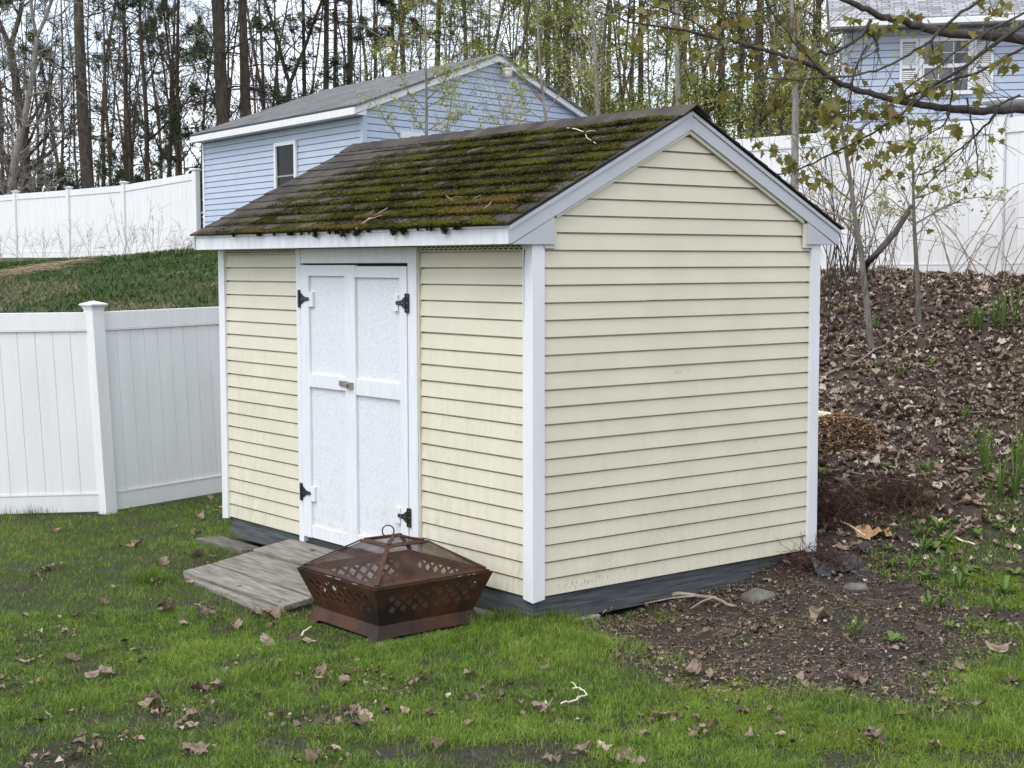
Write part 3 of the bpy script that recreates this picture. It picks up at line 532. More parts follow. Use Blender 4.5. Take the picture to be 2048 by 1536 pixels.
ob = shed_thing('old_board', -3.62, -.10, -.235, 'short weathered board lying in the grass at the shed front left of the ramp', 'board', -.03)
MB().hexa([(-.40, -.07, 0), (.36, -.05, 0), (.42, .10, 0), (-.34, .13, 0)], [(-.40, -.07, .040), (.36, -.05, .06), (.42, .10, .065), (-.34, .13, .045)]).build('plank', M['old_wood'], ob, .006)

# ------------------------------------------------------------------ fire pit
FPC = np.array([-.7025, 8.87]); fz = .062
fp = thing('fire_pit', (*FPC, fz), 'rusty square fire pit with lattice sides and a domed wire screen lid', 'fire pit', math.radians(39)); fp.scale = (.965,)*3
def side_map(i, w0, w1, z0, z1):
    """trapezoid side i of a square frustum: u across 0..1, v up 0..1"""
    ang = i*math.pi/2; c, s = math.cos(ang), math.sin(ang)
    def f(u, v, o=0.):
        w = w0+(w1-w0)*v; x = (u-.5)*w; y = -w/2-o; return (x*c-y*s, x*s+y*c, z0+(z1-z0)*v)
    return f
bowl = bpy.data.objects.new('bowl', None)
bm_ = MB(); TOP, WAIST, BASE = .868, .685, .775
for i in range(4):
    f = side_map(i, WAIST, TOP, .098, .342); nu = 8; a = .84/(2*nu); u0 = .08; v0, v1 = .24, .86; nv = 4; bh = (v1-v0)/nv
    quad = lambda *p: bm_.add([f(*q) for q in p], [tuple(range(len(p)))])
    quad((0, 0), (1, 0), (1, v0), (0, v0)); quad((0, v1), (1, v1), (1, 1), (0, 1)); quad((0, v0), (u0, v0), (u0, v1), (0, v1)); quad((1-u0, v0), (1, v0), (1, v1), (1-u0, v1))
    def ring(poly, k=.66):
        c = (sum(p[0] for p in poly)/len(poly), sum(p[1] for p in poly)/len(poly)); n = len(poly); inn = [(c[0]+(p[0]-c[0])*k, c[1]+(p[1]-c[1])*k) for p in poly]
        bm_.add([f(*p) for p in poly]+[f(*p) for p in inn], [(j, (j+1) % n, n+(j+1) % n, n+j) for j in range(n)])
    for p in range(0, 2*nu+1):
        for q in range(0, nv+1):
            if (p+q) % 2: continue
            x, y = u0+p*a, v0+q*bh; poly = [(x-a, y), (x, y-bh), (x+a, y), (x, y+bh)]
            poly = [w for w in poly if u0-1e-6 <= w[0] <= 1-u0+1e-6 and v0-1e-6 <= w[1] <= v1+1e-6]
            if p in (0, 2*nu) or q in (0, nv):
                if q == 0 and 0 < p < 2*nu: poly = [(x-a, y), (x+a, y), (x, y+bh)]
                elif q == nv and 0 < p < 2*nu: poly = [(x+a, y), (x-a, y), (x, y-bh)]
                elif p == 0 and 0 < q < nv: poly = [(x, y-bh), (x+a, y), (x, y+bh)]
                elif p == 2*nu and 0 < q < nv: poly = [(x, y+bh), (x-a, y), (x, y-bh)]
                else: poly = [w for w in [(x, y), (x+(a if p == 0 else -a), y), (x, y+(bh if q == 0 else -bh))]]
                if q == nv and 0 < p < 2*nu: ring(poly, .5)
                else: bm_.add([f(*w) for w in poly], [tuple(range(len(poly)))])
            else: ring(poly)
bo = bm_.build('bowl', M['rust'], fp); sm = bo.modifiers.new('sheet', 'SOLIDIFY'); sm.thickness = .0035; sm.offset = 0
bpy.data.objects.remove(bowl)
b = MB()
for i in range(4):
    f = side_map(i, WAIST-.004, .50, .100, .104); b.add([f(0, 0), f(1, 0), f(1, 1), f(0, 1)], [(0, 1, 2, 3)])
b.box(-.26, .26, -.26, .26, .1035, .1055); b.build('bowl_floor', M['rust'], fp)
bb = MB()
for i in range(4):
    f = side_map(i, BASE, WAIST+.012, .0, .102); pts = [(0, 0), (.10, 0), (.14, .30), (.86, .30), (.90, 0), (1, 0), (1, 1), (0, 1)]; bb.add([f(*p) for p in pts], [tuple(range(8))])
bs = bb.build('base', M['rust_lid'], fp); sm = bs.modifiers.new('sheet', 'SOLIDIFY'); sm.thickness = .004; sm.offset = 0
# lid
lw0, lw1, lz0, lz1 = .835, .285, .352, .520
def bar(p, q, w, name, m=M['rust_lid'], par=fp):
    p = np.array(p); q = np.array(q); d = q-p; d /= np.linalg.norm(d); up = np.array([0, 0, 1.]); sd = np.cross(d, up); sd /= np.linalg.norm(sd)+1e-9; n = np.cross(sd, d)
    g = lambda c: [c-sd*w-n*.004, c+sd*w-n*.004, c+sd*w+n*.004, c-sd*w+n*.004]
    return MB().hexa(g(p), g(q)).build(name, m, par)
def rimq(name, w, z, wd, h, zo):
    b = MB()
    for i in range(4):
        ang = i*math.pi/2; c, s = math.cos(ang), math.sin(ang); o = w/2; q = w/2-wd
        P = [(-o, -o), (o, -o), (q, -q), (-q, -q)]; P = [(x*c-y*s, x*s+y*c) for x, y in P]
        b.hexa([(x, y, z) for x, y in P], [(x, y, z+h+(zo if j > 1 else 0)) for j, (x, y) in enumerate(P)])
    return b.build(name, M['rust_lid'], fp)
rimq('lid_rim', lw0, lz0-.010, .030, .010, .010); rimq('lid_collar', lw1+.03, lz1-.006, .034, .006, .012)
cor = lambda w, z: [np.array([x*w/2, y*w/2, z]) for x, y in ((-1, -1), (1, -1), (1, 1), (-1, 1))]
for p, q in zip(cor(lw0-.03, lz0+.008), cor(lw1, lz1+.004)): bar(p, q, .0135, 'lid_rib')
for p in cor(lw1-.02, lz1+.010): bar(p, np.array([0, 0, .556]), .011, 'lid_rib')
b = MB(); A = cor(lw0-.04, lz0+.004); B = cor(lw1-.01, lz1-.002)
for i in range(4):
    j = (i+1) % 4; n_ = 6; rows = []
    for v in range(n_+1):
        row = []
        for u in range(n_+1):
            p = (A[i]*(1-u/n_)+A[j]*u/n_)*(1-v/n_)+(B[i]*(1-u/n_)+B[j]*u/n_)*v/n_; sag = .02*math.sin(math.pi*u/n_)*math.sin(math.pi*v/n_); row.append(p-np.array([0, 0, sag]))
        rows += row
    b.add(rows, [(v*(n_+1)+u, v*(n_+1)+u+1, (v+1)*(n_+1)+u+1, (v+1)*(n_+1)+u) for v in range(n_) for u in range(n_)])
b.build('wire_screen', M['screen'], fp, 0, True)
b = MB(); C4 = cor(lw1-.03, lz1+.006)
for i in range(4): b.add([C4[i], C4[(i+1) % 4], (0, 0, .550)], [(0, 1, 2)])
b.build('wire_screen', M['screen'], fp)
th_ = np.linspace(0, 2*math.pi, 25); ca, sa = math.cos(-math.radians(40)), math.sin(-math.radians(40))
rgp = [(.036*math.cos(a)-.036, 0.0, .580+.036*math.sin(a)) for a in th_]; MB().tube([(x*ca-y*sa, x*sa+y*ca, z) for x, y, z in rgp], .0042, 6, False).build('lid_ring', M['black_iron'], fp, 0, True)

# ------------------------------------------------------------------ white vinyl fences
def fence(name, posts, h, label, pitch=.152, lean=(0., 0.), sag=None, first_post=True, rail=.14):
    """posts: (x, y, z of the ground). Sections of tongued planks between a top and a bottom rail."""
    root = thing(name, posts[len(posts)//2], label, 'fence'); o = np.array(posts[len(posts)//2]); P = [np.array(p)-o for p in posts]; LE = np.array([*lean, 0.])
    up = lambda p, z: np.array([p[0], p[1], p[2]+z])+LE*z/h
    for i, p in enumerate(P):
        if i == 0: d = P[1]-P[0]
        elif i == len(P)-1: d = P[i]-P[i-1]
        else: d = P[i+1]-P[i]
        d = d[:2]/np.linalg.norm(d[:2]); e = np.array([-d[1], d[0]]); w = .0635
        sq = lambda k: [d*sx*k+e*sy*k for sx, sy in ((-1, -1), (1, -1), (1, 1), (-1, 1))]
        b = MB(); B = up(p, -.25); T = up(p, h-.02); b.hexa([(B[0]+q[0], B[1]+q[1], B[2]) for q in sq(w)], [(T[0]+q[0], T[1]+q[1], T[2]) for q in sq(w)]); po = b.build('post', M['white_fence'], root, .004)
        b = MB(); prof = [(w+.003, -.004), (w+.006, .012), (w+.022, .030), (w+.028, .034), (w+.028, .045), (.002, .072)]
        for (k0, z0), (k1, z1) in zip(prof[:-1], prof[1:]):
            b.hexa([(T[0]+q[0], T[1]+q[1], T[2]+z0-.0005) for q in sq(k0)], [(T[0]+q[0], T[1]+q[1], T[2]+z1) for q in sq(k1)])
        b.build('post_cap', M['white_fence'], po)
    for p, q in zip(P[:-1], P[1:]):
        dv = q-p; ln = np.linalg.norm(dv[:2]); d = np.array([*(dv[:2]/ln), 0.]); e = np.array([-d[1], d[0], 0.])
        def slab(s0, s1, z0, z1, t, nm, par=root, bev=0.):
            a = lambda s, z, k: up(p+dv*(s/ln), z)+e*k
            return MB().hexa([a(s0, z0, -t), a(s1, z0, -t), a(s1, z0, t), a(s0, z0, t)], [a(s0, z1, -t), a(s1, z1, -t), a(s1, z1, t), a(s0, z1, t)]).build(nm, M['white_fence'], par, bev)
        s0, s1 = .066, ln-.066
        r = slab(s0, s1, h-.05-rail, h-.05, .0225, 'top_rail', bev=.004); slab(s0, s1, h-.05-rail-.012, h-.05-rail-.001, .027, 'rail_lip', r)
        r = slab(s0, s1, .03, .03+rail, .0225, 'bottom_rail', bev=.004); slab(s0, s1, .031+rail, .043+rail, .027, 'rail_lip', r)
        n = max(1, round((s1-s0)/pitch)); st = (s1-s0)/n
        for k in range(n): slab(s0+k*st+.002, s0+(k+1)*st-.002, .0435+rail, h-.0625-rail, .0105+.0004*(k % 2), 'plank', root, .003)
        slab(s0, s1, .05+rail, h-.07-rail, .005, 'panel_core')
    return root
fence('near_fence', [(-6.06, 13.22, -.06), (-3.65, 13.5, -.045), (-2.15, 15.42, -.02)], 1.875, 'white vinyl privacy fence standing on the lawn left of the shed', lean=(-.085, 0.), rail=.155)
fence('hill_fence', [(-21.6, 49.4, 2.28), (-19.5, 47.3, 2.29), (-17.5, 45.2, 2.30), (-15.4, 43.1, 2.33), (-13.37, 41, 2.36), (-11.32, 38.9, 2.36), (-9.37, 36.8, 2.37), (-7.22, 34.85, 2.55)], 1.80, 'white vinyl fence along the top of the grassy slope beside the blue garage')
fence('bank_fence', [(.70, 21.9, 1.98), (2.28, 20.3, 1.98), (3.885, 18.7, 1.99), (5.492, 17.1, 2.0), (7.09, 15.5, 2.06)], 1.86, 'white vinyl fence above the leaf covered bank in front of the blue house', rail=.15)

# ------------------------------------------------------------------ blue garage
GC = np.array([-2.761, 28.37]); TH, TL = math.radians(50.897), math.radians(34.08)
gd = np.array([math.cos(TH), math.sin(TH)]); ld = np.array([-math.sin(TL), math.cos(TL)]); gn = np.array([gd[1], -gd[0]]); ln_ = np.array([-ld[1], ld[0]]); ln_ = ln_ if ln_[0] < 0 else -ln_
G0 = 2.4; gar = thing('garage', (GC[0], GC[1], G0), 'blue sided garage with a grey roof behind the shed', 'garage')
gp3 = np.array([GC[0], GC[1], 0.]); gnn = np.array([*gn, 0.]); lnn = np.array([*ln_, 0.])
def gh(px, py, off=0.):                         # on the gable wall: metres along it, height above G0
    q = plane_hit(px, py, gp3+gnn*off, gnn); return (q[:2]-GC)@gd, q[2]-G0
def lh(px, py, off=0.):
    q = plane_hit(px, py, gp3+lnn*off, lnn); return (q[:2]-GC)@ld, q[2]-G0
pk = gh(993.8, 112); GLEN = 2*pk[0]+.0; LLEN = 7.62; PKZ = pk[1]; EVZ = gh(731, 212)[1]; GS = (PKZ-EVZ)/(pk[0]+.12)
gpt = lambda a, b, z, o=0., o2=0.: (gd[0]*a+ld[0]*b+gn[0]*o+ln_[0]*o2, gd[1]*a+ld[1]*b+gn[1]*o+ln_[1]*o2, z)
MB().prism([(.06, -.3), (GLEN-.06, -.3), (GLEN-.06, EVZ-.06), (pk[0], PKZ-.12), (.06, EVZ-.06)], lambda a, z: gpt(a, .06, z), lambda a, z: gpt(a, LLEN-.06, z)).build('wall_frame', M['blue'], gar)
GH = .127; LAPF = [(0, 1, 5, 4), (4, 5, 6, 7), (7, 6, 9, 8), (3, 2, 1, 0), (8, 9, 10, 11), (2, 3, 11, 10), (0, 4, 7, 8, 11, 3), (1, 2, 10, 9, 6, 5)]; gz0 = 5.207-G0
def gcourse(pa, pb, z, n, ta=None, tb=None, h=GH):
    n = np.array([*n, 0.]); A = np.array([*pa, z]); B = np.array([*pb, z]); C = np.array([*(tb if tb is not None else pb), z+h]); D = np.array([*(ta if ta is not None else pa), z+h]); b = MB()
    E0 = D+(A-D)*(.017/GH); E1 = C+(B-C)*(.017/GH); b.add([A, B, B-n*.045, A-n*.045, E0-n*.010, E1-n*.010, E1-n*.038, E0-n*.038, D-n*.038, C-n*.038, C-n*.045, D-n*.045], LAPF); return b.build('siding_panel', M['blue'], gar)
zb = gz0-24*GH
for k in range(60):
    z = zb+k*GH
    if z > PKZ-.16: break
    lim = lambda zz: (max(.10, pk[0]-(PKZ-.06-zz)/GS), min(GLEN-.10, pk[0]+(PKZ-.06-zz)/GS))
    a0, a1 = lim(z); b0, b1 = lim(min(z+GH, PKZ-.07)); hh = min(GH, PKZ-.07-z)
    if a1-a0 > .05: gcourse(gd*a0, gd*a1, z, gn, gd*b0, gd*b1, hh)
    if z < EVZ-.16: gcourse(ld*(LLEN-.08), ld*.10, z, ln_)
for q, s_ in ((0., 0), (1., 0)):
    a = q*GLEN
    b = MB(); P = [gpt(-.012, -.012, 0, .0, 0), gpt(.11, -.012, 0), gpt(.11, .05, 0), gpt(.05, .11, 0), gpt(-.012, .11, 0)]
    if q == 0: b.prism([(p[0], p[1]) for p in P], lambda x, y: (x, y, -.2), lambda x, y: (x, y, EVZ-.10)); b.build('corner_board', M['blue'], gar, .004)
b = MB(); P = [gpt(-.012, LLEN-.09, 0), gpt(-.012, LLEN+.01, 0), gpt(.05, LLEN+.01, 0), gpt(.05, LLEN-.09, 0)]; b.prism([(p[0], p[1]) for p in P][::-1], lambda x, y: (x, y, -.2), lambda x, y: (x, y, EVZ-.12)); b.build('corner_board', M['white'], gar, .004)
# roof: two slabs, fascia, soffit, rakes
OV = .30
def roof_slab(side, m, name='roof'):
    e0, r0 = (-OV, pk[0]) if side == 0 else (GLEN+OV, pk[0]); zf = lambda a: PKZ+.05-GS*abs(a-pk[0])
    b0, b1 = -.16, LLEN+.12; b = MB()
    b.hexa([gpt(e0, b0, zf(e0)-.045), gpt(e0, b1, zf(e0)-.045), gpt(r0, b1, zf(r0)-.045), gpt(r0, b0, zf(r0)-.045)], [gpt(e0, b0, zf(e0)), gpt(e0, b1, zf(e0)), gpt(r0, b1, zf(r0)), gpt(r0, b0, zf(r0))])
    o = b.build(name, m, gar); uv = o.data.uv_layers.new(name='UVMap'); sl = math.hypot(1, GS)
    for lp in o.data.loops:
        c = np.array(o.data.vertices[lp.vertex_index].co); A = np.linalg.solve(np.stack([gd, ld], 1), c[:2]); uv.data[lp.index].uv = (A[1], abs(A[0]-e0)*sl)
    return o
roof_slab(0, M['grey_roof']); roof_slab(1, M['grey_roof'])
zf = lambda a: PKZ+.05-GS*abs(a-pk[0])
ez = zf(-OV)-.047
b = MB(); b.hexa([gpt(-OV-.005, -.13, ez-.13), gpt(-OV-.005, LLEN+.10, ez-.13), gpt(-OV+.02, LLEN+.10, ez-.13), gpt(-OV+.02, -.13, ez-.13)], [gpt(-OV-.005, -.13, ez+.0), gpt(-OV-.005, LLEN+.10, ez+.0), gpt(-OV+.02, LLEN+.10, ez+.0), gpt(-OV+.02, -.13, ez+.0)]); b.build('fascia', M['white'], gar)
b = MB(); b.hexa([gpt(-OV+.021, -.10, ez-.125), gpt(-OV+.021, LLEN+.08, ez-.125), gpt(-.001, LLEN+.08, ez-.125), gpt(-.001, -.10, ez-.125)], [gpt(-OV+.021, -.10, ez-.115), gpt(-OV+.021, LLEN+.08, ez-.115), gpt(.02, LLEN+.08, ez-.115), gpt(.02, -.10, ez-.115)]); b.build('soffit', M['white'], gar)
for e0 in (-OV, GLEN+OV):
    r0 = pk[0]+(-.001 if e0 < 0 else .001); b = MB(); f_ = lambda a, z, o: gpt(a, -.12-o, z)
    b.hexa([f_(e0, zf(e0)-.17, 0), f_(r0, zf(r0)-.17, 0), f_(r0, zf(r0)-.17, -.10), f_(e0, zf(e0)-.17, -.10)], [f_(e0, zf(e0)-.046, 0), f_(r0, zf(r0)-.046, 0), f_(r0, zf(r0)-.046, -.10), f_(e0, zf(e0)-.046, -.10)]); b.build('rake_board', M['white'], gar)
b = MB().prism([(-OV+.022, ez-.128), (.02, ez-.128), (.02, zf(.02)-.18), (-OV+.022, zf(-OV)-.18)], lambda a, z: gpt(a, -.115, z), lambda a, z: gpt(a, -.05, z)); b.build('eave_return', M['white'], gar)
# garage side window
wa, wz1 = lh(551, 287); wb, _ = lh(594.5, 281); wz0 = wz1-1.35; wa, wb = max(wa, wb), min(wa, wb)
def lbox(b0, b1, z0, z1, o0, o1):
    P = [(b0, o0), (b1, o0), (b1, o1), (b0, o1)]; b = MB(); b.hexa([gpt(0, p, z0, 0, o) for p, o in P], [gpt(0, p, z1, 0, o) for p, o in P]); return b
wf = lbox(wb, wa, wz1-.075, wz1, .0, .05).build('window', M['white'], gar, .004); 
lbox(wb, wb+.085, wz0, wz1-.0755, 0, .05).build('frame', M['white'], wf, .004); lbox(wa-.085, wa, wz0, wz1-.0755, 0, .05).build('frame', M['white'], wf, .004); lbox(wb+.0855, wa-.0855, wz0, wz0+.08, 0, .05).build('sill', M['white'], wf)
lbox(wb+.086, wa-.086, wz0+.081, wz1-.0756, .004, .010).build('pane', M['glass'], wf); mz = (wz0+wz1)/2; lbox(wb+.087, wa-.087, mz-.03, mz, .011, .03).build('sash_rail', M['steel'], wf); lbox(wb+.087, wb+.13, wz0+.082, mz-.031, .011, .03).build('sash_stile', M['steel'], wf); lbox(wa-.13, wa-.087, wz0+.082, mz-.031, .011, .03).build('sash_stile', M['steel'], wf)
# white window head low on the gable wall
ha, hz = gh(800, 264); hb, _ = gh(888, 276)
def gbox(a0, a1, z0, z1, o0, o1):
    P = [(a0, o0), (a1, o0), (a1, o1), (a0, o1)]; b = MB(); b.hexa([gpt(p, 0, z0, o) for p, o in P], [gpt(p, 0, z1, o) for p, o in P]); return b
w2 = gbox(ha, hb, hz-.14, hz, 0, .05).build('window', M['white'], gar, .004); gbox(ha, ha+.10, hz-1.2, hz-.141, 0, .05).build('frame', M['white'], w2); gbox(hb-.10, hb, hz-1.2, hz-.141, 0, .05).build('frame', M['white'], w2); gbox(ha+.101, hb-.101, hz-1.2, hz-.1415, .004, .012).build('pane', M['glass'], w2)
# security light under the peak
la, lz = gh(1003, 140); c = lambda z, r, o=.16: [gpt(la+r*math.cos(a), 0, lz+z, o+r*math.sin(a)) for a in np.linspace(0, 2*math.pi, 17)[:-1]]
def lathe(prof, nm, m, par):
    b = MB(); rings = [c(z, r) for z, r in prof]; n = 16; v = [p for q in rings for p in q]
    return b.add(v, [(i*n+j, i*n+(j+1) % n, (i+1)*n+(j+1) % n, (i+1)*n+j) for i in range(len(prof)-1) for j in range(n)]+[tuple(range(n))[::-1], tuple(range((len(prof)-1)*n, len(prof)*n))]).build(nm, m, par, 0, True)
sl_ = lathe([(.02, .07), (.02, .085), (.13, .075), (.15, .03)], 'security_light', M['lamp_grey'], gar); lathe([(-.03, .105), (.018, .115), (.019, .10)], 'collar', M['white'], sl_); lathe([(-.18, .078), (-.17, .088), (-.031, .104)], 'lens', M['lamp_glass'], sl_); gbox(la-.04, la+.04, lz+.03, lz+.10, 0, .10).build('arm', M['lamp_grey'], sl_)

# ------------------------------------------------------------------ blue house behind the bank fence
HA = math.radians(-13); hd = np.array([math.cos(HA), math.sin(HA)]); hn = np.array([hd[1], -hd[0]]); HC = np.array([6.03, 27.8]); HB = 2.8
hou = thing('house', (HC[0], HC[1], HB), 'pale blue house with white shuttered window behind the bank fence', 'house')
hp3 = np.array([HC[0], HC[1], 0.]); hnn = np.array([*hn, 0.])
def hh(px, py):
    q = plane_hit(px, py, hp3, hnn); return (q[:2]-HC)@hd, q[2]-HB
hpt = lambda a, z, o=0.: (hd[0]*a+hn[0]*o, hd[1]*a+hn[1]*o, z)
def hbox(a0, a1, z0, z1, o0, o1):
    P = [(a0, o0), (a1, o0), (a1, o1), (a0, o1)]; b = MB(); b.hexa([hpt(p, z0, o) for p, o in P], [hpt(p, z1, o) for p, o in P]); return b
HW = 11.; ET = plane_hit(1990, 46, hp3+hnn*.42, hnn)[2]-HB; hbox(.02, HW, -.3, ET+.02, -7., -.05).build('wall_frame', M['blue'], hou)
z = hh(1796, 84.7)[1]-28*GH
while z < ET:
    h_ = min(GH, ET+.01-z); b = MB(); n = hnn; A, B = np.array(hpt(.09, z)), np.array(hpt(HW, z)); u_ = np.array([0, 0, h_])
    E0 = A+u_*(1-.017/h_) if h_ > .05 else A+u_*.5; E1 = E0+(B-A); b.add([A, B, B-n*.045, A-n*.045, E0-n*.010, E1-n*.010, E1-n*.038, E0-n*.038, A+u_-n*.038, B+u_-n*.038, B+u_-n*.045, A+u_-n*.045], LAPF).build('siding_panel', M['blue'], hou); z += GH
hbox(-.03, .088, -.3, ET+.01, -.1, .012).build('corner_board', M['blue'], hou); hbox(-.25, HW, ET+.011, ET+.03, -.02, .40).build('soffit', M['lamp_grey'], hou)
hbox(-.25, HW, ET, ET+.05, .401, .43).build('fascia', M['white'], hou); hbox(-.27, HW, ET+.015, ET+.115, .431, .53).build('gutter', M['white'], hou, .01); hbox(-.27, HW, ET+.052, ET+.15, .35, .43).build('drip_edge', M['lamp_grey'], hou)
b = MB(); RS = .42; r0, r1 = (.46, ET+.152), (-3.5, ET+.152+RS*3.96); b.hexa([hpt(-.3, r0[1]-.04, r0[0]), hpt(HW, r0[1]-.04, r0[0]), hpt(HW, r1[1]-.04, r1[0]), hpt(-.3, r1[1]-.04, r1[0])], [hpt(-.3, r0[1], r0[0]), hpt(HW, r0[1], r0[0]), hpt(HW, r1[1], r1[0]), hpt(-.3, r1[1], r1[0])]); ro = b.build('roof', M['pale_roof'], hou)
uv = ro.data.uv_layers.new(name='UVMap')
for lp in ro.data.loops:
    co = ro.data.vertices[lp.vertex_index].co; uv.data[lp.index].uv = (co.x*hd[0]+co.y*hd[1], (co.z-r0[1])*math.hypot(1, RS)/RS)
x0, zt = hh(1839, 77); x1, zb_ = hh(1945, 188.5); wn = hbox(x0, x1, zt-.07, zt, 0, .05).build('window', M['white'], hou, .005)
hbox(x0, x0+.09, zb_, zt-.0705, 0, .05).build('frame', M['white'], wn); hbox(x1-.09, x1, zb_, zt-.0705, 0, .05).build('frame', M['white'], wn); hbox(x0+.0905, x1-.0905, zb_, zb_+.07, 0, .06).build('sill', M['white'], wn)
zm = hh(1890, 132)[1]; hbox(x0+.0905, x1-.0905, zm-.035, zm+.035, .0, .045).build('sash_rail', M['white'], wn)
for za, zc in ((zb_+.0705, zm-.0355), (zm+.0355, zt-.0705)):
    hbox(x0+.0905, x1-.0905, za, zc, .004, .010).build('pane', M['house_glass'], wn); wd_ = x1-x0-.181
    for k in (1, 2): hbox(x0+.0905+wd_*k/3-.007, x0+.0905+wd_*k/3+.007, za+.001, zc-.001, .011, .024).build('muntin', M['white'], wn)
    for k in range(3): hbox(x0+.091+wd_*k/3+.0075, x0+.0905+wd_*(k+1)/3-.0075, (za+zc)/2-.0065, (za+zc)/2+.0065, .012, .023).build('muntin', M['white'], wn)
for a0, a1 in ((hh(1800, 80)[0], x0-.01), (x1+.01, hh(1988, 80)[0])):
    s = hbox(a0, a0+.05, zb_+.02, zt, .0, .035).build('shutter', M['white'], hou); hbox(a1-.05, a1, zb_+.02, zt, 0, .035).build('stile', M['white'], s); hbox(a0+.0505, a1-.0505, zt-.06, zt, 0, .035).build('rail', M['white'], s); hbox(a0+.0505, a1-.0505, zb_+.02, zb_+.11, 0, .035).build('rail', M['white'], s); hbox(a0+.0505, a1-.0505, zm-.03, zm+.03, 0, .035).build('rail', M['white'], s)
    b = MB(); z = zb_+.112
    while z < zt-.095:
        if abs(z+.015-zm) > .05: b.hexa([hpt(a0+.051, z, .024), hpt(a1-.051, z, .024), hpt(a1-.051, z, .028), hpt(a0+.051, z, .028)], [hpt(a0+.051, z+.026, .006), hpt(a1-.051, z+.026, .006), hpt(a1-.051, z+.026, .010), hpt(a0+.051, z+.026, .010)])
        z += .034
    tag(b.build('louvre_slats', M['white'], s), kind='stuff'); hbox(a0+.0506, a1-.0506, zb_+.111, zt-.061, -.005, .004).build('shutter_back', M['lamp_grey'], s)
# pale dish on a stand just behind the fence
dc = at(2018, 207, 19.5); dg = float(ground_z(dc[0], dc[1])); ds = thing('garden_dish', (dc[0], dc[1], dg), 'pale shallow round dish on a post just behind the bank fence', 'dish'); hz_ = dc[2]-dg
def dlathe(prof, nm, m):
    n = 24; v = [(r*math.cos(a), r*math.sin(a), z) for z, r in prof for a in np.linspace(0, 2*math.pi, n+1)[:-1]]
    return MB().add(v, [(i*n+j, i*n+(j+1) % n, (i+1)*n+(j+1) % n, (i+1)*n+j) for i in range(len(prof)-1) for j in range(n)]+[tuple(range(n))[::-1], tuple(range((len(prof)-1)*n, len(prof)*n))]).build(nm, m, ds, 0, True)
dlathe([(hz_-.06, .10), (hz_-.03, .26), (hz_+.02, .34), (hz_+.03, .34), (hz_, .25), (hz_-.01, .05)], 'dish', M['white']); dlathe([(-.1, .06), (hz_-.06, .05)], 'post', M['concrete'])

# ------------------------------------------------------------------ trees
def unit(v): return v/(np.linalg.norm(v)+1e-9)
def grow(rng, p, d, ln, r, nseg, wander, upf=0., taper=.35):
    pts = [p]; dirs = unit(d)
    for i in range(nseg):
        dirs = unit(dirs+rng.normal(0, wander, 3)+np.array([0, 0, upf])); pts.append(pts[-1]+dirs*ln/nseg)
    return np.array(pts), np.linspace(r, r*taper, nseg+1)
def along(line, t):
    P, R = line; k = t*(len(P)-1); i = min(int(k), len(P)-2); f = k-i; return P[i]*(1-f)+P[i+1]*f, R[i]*(1-f)+R[i+1]*f, unit(P[i+1]-P[i])
def side_dir(rng, d, ang):
    a = unit(np.cross(d, rng.normal(0, 1, 3))); return unit(d*math.cos(ang)+a*math.sin(ang))
def broadleaf(seed, Ht=17., r0=.2, fork=None, leaf_n=2600, tw=4, low=.13):
    """trunk, limbs and leaf positions of a bare or budding deciduous tree, 1:1 metres"""
    rng = np.random.default_rng(seed); tl = [grow(rng, np.zeros(3)-np.array([0, 0, .3]), np.array([rng.normal(0, .03), rng.normal(0, .03), 1]), Ht*(fork or 1)+.3, r0, 14, .055, .03, .45 if fork else .12)]
    if fork:
        top, rr, dd = along(tl[0], 1.)
        for s in (-1, 1): tl.append(grow(rng, top-dd*.1, np.array([s*rng.uniform(.18, .38), rng.normal(0, .2), 1]), Ht*(1-fork), rr*.8, 12, .05, .04, .1))
    lim, tips = [], []
    for T in tl:
        n1 = 24 if T is tl[0] else 17
        for k in range(n1):
            t = rng.uniform(low if (T is tl[0]) else .05, .97); p, r, d = along(T, t); L1 = rng.uniform(.14, .30)*Ht*(1.05-t*.6)*.8
            l1 = grow(rng, p, side_dir(rng, d, rng.uniform(.6, 1.25)), L1, min(r*.5, .012+.014*L1), 7, .16, .05, .25); lim.append(l1)
            for q in range(6):
                p2, r2, d2 = along(l1, rng.uniform(.2, 1)); L2 = L1*rng.uniform(.25, .5); l2 = grow(rng, p2, side_dir(rng, d2, rng.uniform(.4, 1.)), L2, max(r2*.6, .006), 4, .2, .03, .35); lim.append(l2)
                for w in range(tw+2):
                    p3, r3, d3 = along(l2, rng.uniform(.2, 1)); l3 = grow(rng, p3, side_dir(rng, d3, rng.uniform(.3, 1.)), L2*rng.uniform(.35, .75), .009, 3, .24, .0, .5); lim.append(l3); tips.append(l3[0][-1]); tips.append(l3[0][1])
                    if w < tw:
                        l4 = grow(rng, l3[0][2], side_dir(rng, d3, .8), L2*rng.uniform(.25, .5), .0075, 2, .2, 0, .6); lim.append(l4); tips.append(l4[0][-1])
    tips = np.array(tips); idx = rng.integers(0, len(tips), leaf_n); lp = tips[idx]+rng.normal(0, .10, (leaf_n, 3))
    return tl, lim, lp, rng
